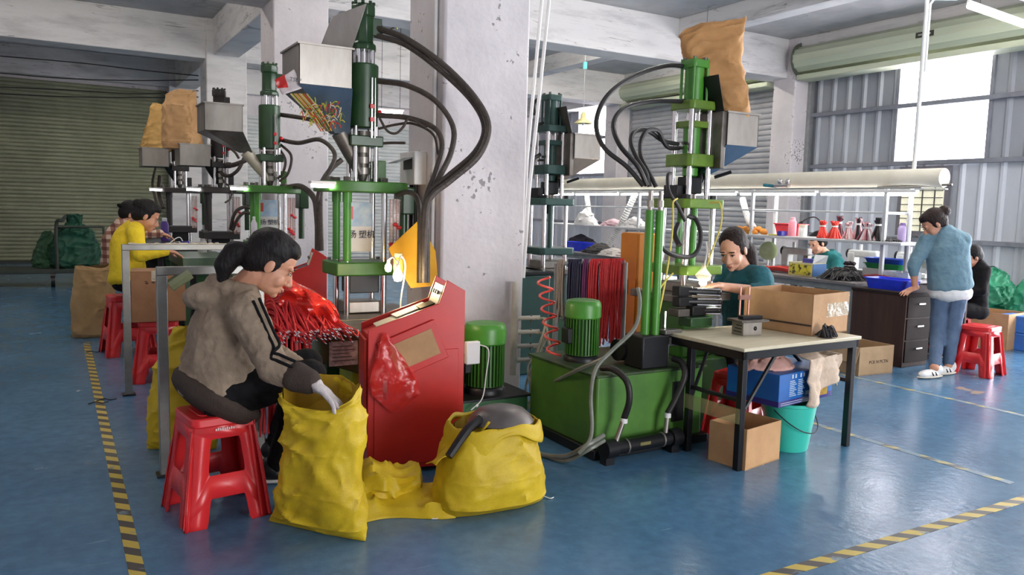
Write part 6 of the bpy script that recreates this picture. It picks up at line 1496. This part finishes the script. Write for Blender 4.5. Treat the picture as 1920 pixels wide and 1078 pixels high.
drape('pale scrap heap on the far bench behind the red cords', on(1150, 482, 7.5, BZ), .35, .12, (206, 198, 190), 8)
# boxes under the benches
open_box('carton', 'dull carton under the grey bench beside its front leg', (7.75, 5.9, 0), .05, .45, .5, .38, mat('carton_dull', (178, 148, 112), .8)); open_box('carton', 'dark brown carton under the grey bench, behind the dull one', (7.8, 6.5, 0), -.05, .5, .5, .5, mat('carton_dark', (92, 66, 50), .8))
sb2 = thing('cable_rack', 'pale hooks and cables hanging under the grey bench top', 'cables', (7.46, 6.0, .74))
for k in range(6): M_().tube([V(0, -.4+k*.15, 0), V(.0, -.4+k*.15, -.16), V(-.01, -.36+k*.15, -.2), V(0, -.33+k*.15, -.12)], .012, 6).obj('hook', WHT if k % 2 else BLK, sb2)
# ================================================================ green bags, carton and crate by the cladding
GB = mat('green_woven', (38, 142, 100), .45, c2=(26, 112, 80), scale=5, bump=.2, bscale=60)
gbg = 'green woven bags'
sack('woven_bag', 'bulging green woven bag against the corrugated wall, beside the person in black', (11.05, 6.0, 0), math.radians(-60), [(0, .34, .26, 0, 0), (.06, .38, .32, 0, 0), (.35, .37, .32, 0, 0), (.6, .33, .27, 0, 0), (.78, .24, .18, 0, 0), (.85, .12, .08, 0, 0)], GB, 31, .06, None, gbg, fold=False, cat='bag')
sack('woven_bag', 'green woven bag with a white slip, next to the blue crate', (10.9, 5.2, 0), math.radians(-50), [(0, .32, .26, 0, 0), (.06, .36, .3, 0, 0), (.35, .36, .3, 0, 0), (.58, .3, .24, 0, 0), (.74, .2, .14, 0, 0), (.8, .1, .06, 0, 0)], GB, 37, .06, None, gbg, fold=False, cat='bag')
q = UZ(1880, 600, .36); tag(M_().bx(UX(1886, 606, 10.45), (.01, .2, .14), rx=.3).obj('paper_slip', PAPER), 'white paper slip stuck on the green woven bag', 'paper')
open_box('carton', 'open carton on the floor behind the red stool, before the green bags', (9.6, 5.1, 0), .1, .5, .55, .42, CARD)
q = thing('plastic_crate', 'light blue plastic crate at the edge of the picture beside the green bags', 'crate', tuple(UZ(1930, 655, 0)))
for k in range(2): M_().box(-.2, .2, -.25, .25, k*.2, k*.2+.18).box(-.21, .21, -.26, .26, k*.2+.17, k*.2+.195).obj('crate_layer', mat('crate_blue', (60, 126, 214), .4), q, .006)
# ================================================================ pole, ceiling lamps, hanging lamps, cables
pole = thing('service_pole', 'tall white service pole rising from the benches to the ceiling', 'pole', (8.25, 5.36, .78))
M_().cyl((0, 0, 0), (0, 0, 3.84), .022, n=12).obj('pole', FRM, pole)
M_().tube([V(.03, -.02, 2.3), V(.03, -.02, 3.02), V(.08, -.03, 3.08), V(.35, -.12, 3.1), V(.42, -.14, 3.16), V(.8, -.16, 3.18)], .014, 8, sm=False).obj('conduit', FRM, pole)
def ceiling_lamp(label, a, b, hang_, s=16, r=.016):
    a = Vector(a); b = Vector(b); t = thing('tube_lamp', label, 'lamp', tuple((a+b)/2)); d = (b-a).normalized(); sd = d.cross(V(0, 0, 1)).normalized()
    mb = M_(); mb.hexa([a+sd*.022+V(0, 0, .03), a-sd*.022+V(0, 0, .03), b-sd*.022+V(0, 0, .03), b+sd*.022+V(0, 0, .03), a+sd*.015+V(0, 0, .06), a-sd*.015+V(0, 0, .06), b-sd*.015+V(0, 0, .06), b+sd*.015+V(0, 0, .06)]); mb.obj('housing', WHT, t, .004, world=True)
    M_().cyl(a+d*.03, b-d*.03, r, n=12).obj('lamp_tube', emat('ceiling_tube_%d' % s, (255, 249, 240), s), t, world=True)
    for q in (.15, .85): M_().cyl(lerp(a, b, q)+V(0, 0, .07), V(lerp(a, b, q).x, lerp(a, b, q).y, hang_), .004, n=6).obj('hanger', BLKM, t, world=True)
    return t
la = UZ(1815, 10, 3.93); lb_ = UZ(1935, 52, 3.93); ceiling_lamp('bright tube lamp hanging below the ceiling at the picture corner', la, la+(lb_-la).normalized()*1.9, 4.62, 22, .032)
ceiling_lamp('tube lamp glowing far off between the second press and the big pillar', UY(708, 209, 13.5), UY(757, 212, 13.5), 4.62, 30)
for lab, x, y, z in (('above the left row of stools', .4, 6.6, 4.3), ('over the middle aisle', 5.4, 6.2, 4.3), ('over the bare floor in front of the benches', 6.6, 4.2, 4.3), ('over the standing woman', 8.6, 4.0, 4.3), ('behind the beam over the benches', 5.6, 11.3, 4.45), ('behind the beam over the shelf rack', 8.0, 11.3, 4.45),
        ('behind the beam by the grey roller door', 10.4, 11.6, 4.45), ('behind the beam before the olive roller door', .3, 11.3, 4.45), ('deep in the hall behind the second beam', 5.0, 16.2, 4.48), ('deep in the hall before the far bright window', 8.6, 16.2, 4.48)):
    ceiling_lamp('unseen tube lamp high under the ceiling ' + lab, (x-.6, y, z), (x+.6, y, z), 4.62, 115)  # unseen lamps added to brighten the hall; olive-door one read from a reflection
def pendant(label, top, bot, shade=True):
    t = thing('pendant_lamp', label, 'lamp', tuple(top)); top = Vector(top); bot = Vector(bot)
    M_().cyl(V(top.x, top.y, 4.62), V(top.x, top.y, bot.z), .006, n=8).obj('cord', GREYP, t, world=True)
    M_().cyl(top+V(0, 0, -.05), top+V(0, 0, .07), .04, n=10).obj('ceiling_clip', mat('clip_turquoise', (70, 190, 170), .4), t, world=True)
    if shade:
        M_().lathe([(.02, .22), (.05, .16), (.05, .1), (.16, .02), (.17, 0), (.15, .0), (.04, .1)], (top.x, top.y, bot.z), 20).obj('shade', mat('shade_pale', (214, 206, 150), .4), t, world=True)
        M_().ell((top.x, top.y, bot.z), .035, 10, 7).obj('bulb', WHT, t, world=True)
    return t
a = UY(1097, 124, 12.0); b = UY(1095, 232, 12.0); pendant('pendant lamp with a small pale shade in front of the far bright window', V(a.x, a.y, a.z), V(a.x, a.y, b.z))
a = UY(1325, 62, 9.2); pendant('bare pendant cord with a turquoise clip above the leaning kraft sack', V(a.x, a.y, 4.1), V(a.x, a.y, 3.7), False)
for k, pts in enumerate(([(0, 105), (150, 118), (270, 132), (372, 142)], [(0, 163), (150, 170), (260, 176), (372, 170)], [(0, 176), (120, 181), (240, 183), (372, 182)], [(0, 137), (120, 147), (250, 151), (372, 150)])):
    tag(M_().tube([UY(x, y, 15.6 if k else 15.5) for x, y in pts], .010, 6).obj('cable', BLK), 'black cable sagging across the olive roller door, ' + ('topmost', 'third from the top', 'lowest', 'second from the top')[k], 'cable')
for k, (pts, c) in enumerate((([(618, 42), (740, -12)], (110, 40, 40)), ([(700, 30), (775, -8)], (206, 190, 70)), ([(705, 52), (770, 18)], (50, 44, 44)), ([(708, 66), (772, 36)], (50, 44, 44)), ([(744, 55), (746, -5)], (206, 190, 70)))):
    tag(M_().tube([UY(x, y, 11.6) for x, y in pts], .014, 6, sm=False).obj('cable', mat('cable_%d' % k, c, .5)), ('dark red', 'slanting yellow', 'upper black', 'lower black', 'upright yellow')[k]+' cable up by the ceiling behind the first press', 'cable')
# meter board on the far pillar face
# ================================================================ cart by the far roller door
ct = thing('platform_cart', 'dark platform cart with a tall handle before the olive roller door', 'cart', (-.4, 15.0, 0))
CM = mat('cart_dark', (54, 62, 54), .5)
M_().box(-1.9, .75, 14.7, 15.5, .22, .29).obj('deck', CM, ct, .01, world=True)
M_().tube([V(.02, 14.75, .28), V(.02, 14.75, 1.0), V(.1, 14.75, 1.08), V(.2, 15.4, 1.08), V(.2, 15.45, .28)], .028, 8).obj('handle', CM, ct, world=True)
M_().tube([V(.02, 14.78, .95), V(.2, 15.42, .95)], .024, 8, sm=False).tube([V(.02, 14.76, .98), V(.7, 14.76, .98), V(.72, 14.76, .3)], .024, 8, sm=False).obj('frame', CM, ct, world=True)
for x, y in ((-.05, 14.75), (-.85, 14.75), (.6, 15.4), (-.85, 15.4)):
    M_().cyl((x-.03, y, .095), (x+.03, y, .095), .095, n=20).obj('wheel', BLKM, ct, world=True); M_().cyl((x-.034, y, .095), (x+.034, y, .095), .045, n=14).obj('hub', GREYP, ct, world=True); M_().box(x-.045, x+.045, y-.03, y+.03, .16, .225).obj('caster_fork', STLD, ct, .004, world=True)
sack('net_bag', 'dark green net bag bulging on the platform cart', (.30, 15.1, .29), .2, [(0, .34, .26, 0, 0), (.06, .38, .3, 0, 0), (.35, .36, .26, 0, 0), (.6, .26, .2, 0, 0), (.74, .1, .08, 0, 0), (.88, .12, .1, 0, 0)], mat('net_green', (20, 86, 62), .6, c2=(12, 60, 44), scale=14), 41, .06, None, None, fold=False, cat='bag')
sack('net_bag', 'small pale green net bag slumped beside the cart handle', (-.1, 15.3, .29), .2, [(0, .24, .2, 0, 0), (.06, .26, .22, 0, 0), (.25, .22, .18, 0, 0), (.5, .1, .08, 0, 0), (.6, .05, .04, 0, 0)], mat('net_pale', (52, 96, 62), .6, c2=(36, 72, 46), scale=14), 43, .05, None, None, fold=False, cat='bag')
# ================================================================ things on the far left tables
def table_box(label, x0, x1, y0, y1, z, m):
    t = thing('work_table', label, 'table', ((x0+x1)/2, (y0+y1)/2, 0), group='left row work tables')
    M_().box(x0, x1, y0, y1, z-.09, z).obj('table_top', m, t, .006, world=True)
    for x in (x0+.04, x1-.04):
        for y in (y0+.04, y1-.04): M_().box(x-.025, x+.025, y-.025, y+.025, 0, z-.09).obj('leg', m, t, .003, world=True)
    return t
table_box('dark green work table before the yellow-topped woman', 1.0, 1.46, 7.7, 8.7, .95, G_DK); table_box('dark work table at the nearer sooty press', .95, 1.37, 9.3, 12.2, .93, BLKM)
bottle('purple glue bottle with a white nozzle beside the yellow-topped woman', V(1.25, UX(309, 440, 1.25).y, .931), .3, .05, (86, 60, 150), (232, 230, 236))
bottle('white bottle with a purple ring just behind the head of the khaki-jacketed woman', V(1.76, 8.2, 1.09), .24, .045, (222, 216, 226), (236, 234, 236))
bottle('small grey can on the dark green work table', V(1.3, 8.5, .951), .14, .04, (190, 188, 186), (170, 168, 168))
q = thing('purple_cup', 'small purple cup with a bent wire behind the grey rail', 'cup', (1.25, 9.4, .931)); M_().lathe([(0, 0), (.04, 0), (.05, .09), (.046, .09), (.036, .01), (0, .01)], (0, 0, 0), 16).obj('cup_body', mat('cup_purple', (70, 56, 150), .4), q); M_().tube([V(0, 0, .02), V(-.05, 0, .13), V(-.14, 0, .08), V(-.2, 0, -.02)], .006, 6).obj('wire', WHT, q)
drape('black jacket hanging from the front grey rail', V(.74, 4.75, .42), .22, .5, (16, 15, 18), 9)
# small scraps on the floor
for k, (x, y) in enumerate(((180, 756), (196, 750), (172, 660))):
    p = UZ(x, y, .004); tag(M_().tube([p+V(-.05, .0, 0), p+V(0, .03, .004), p+V(.04, -.01, 0), p+V(.08, .02, .0)], .004, 5).obj('floor_scrap', BLKM), 'black thread scrap lying on the hazard tape, ' + ('nearest', 'middle', 'farthest')[k], 'scrap')
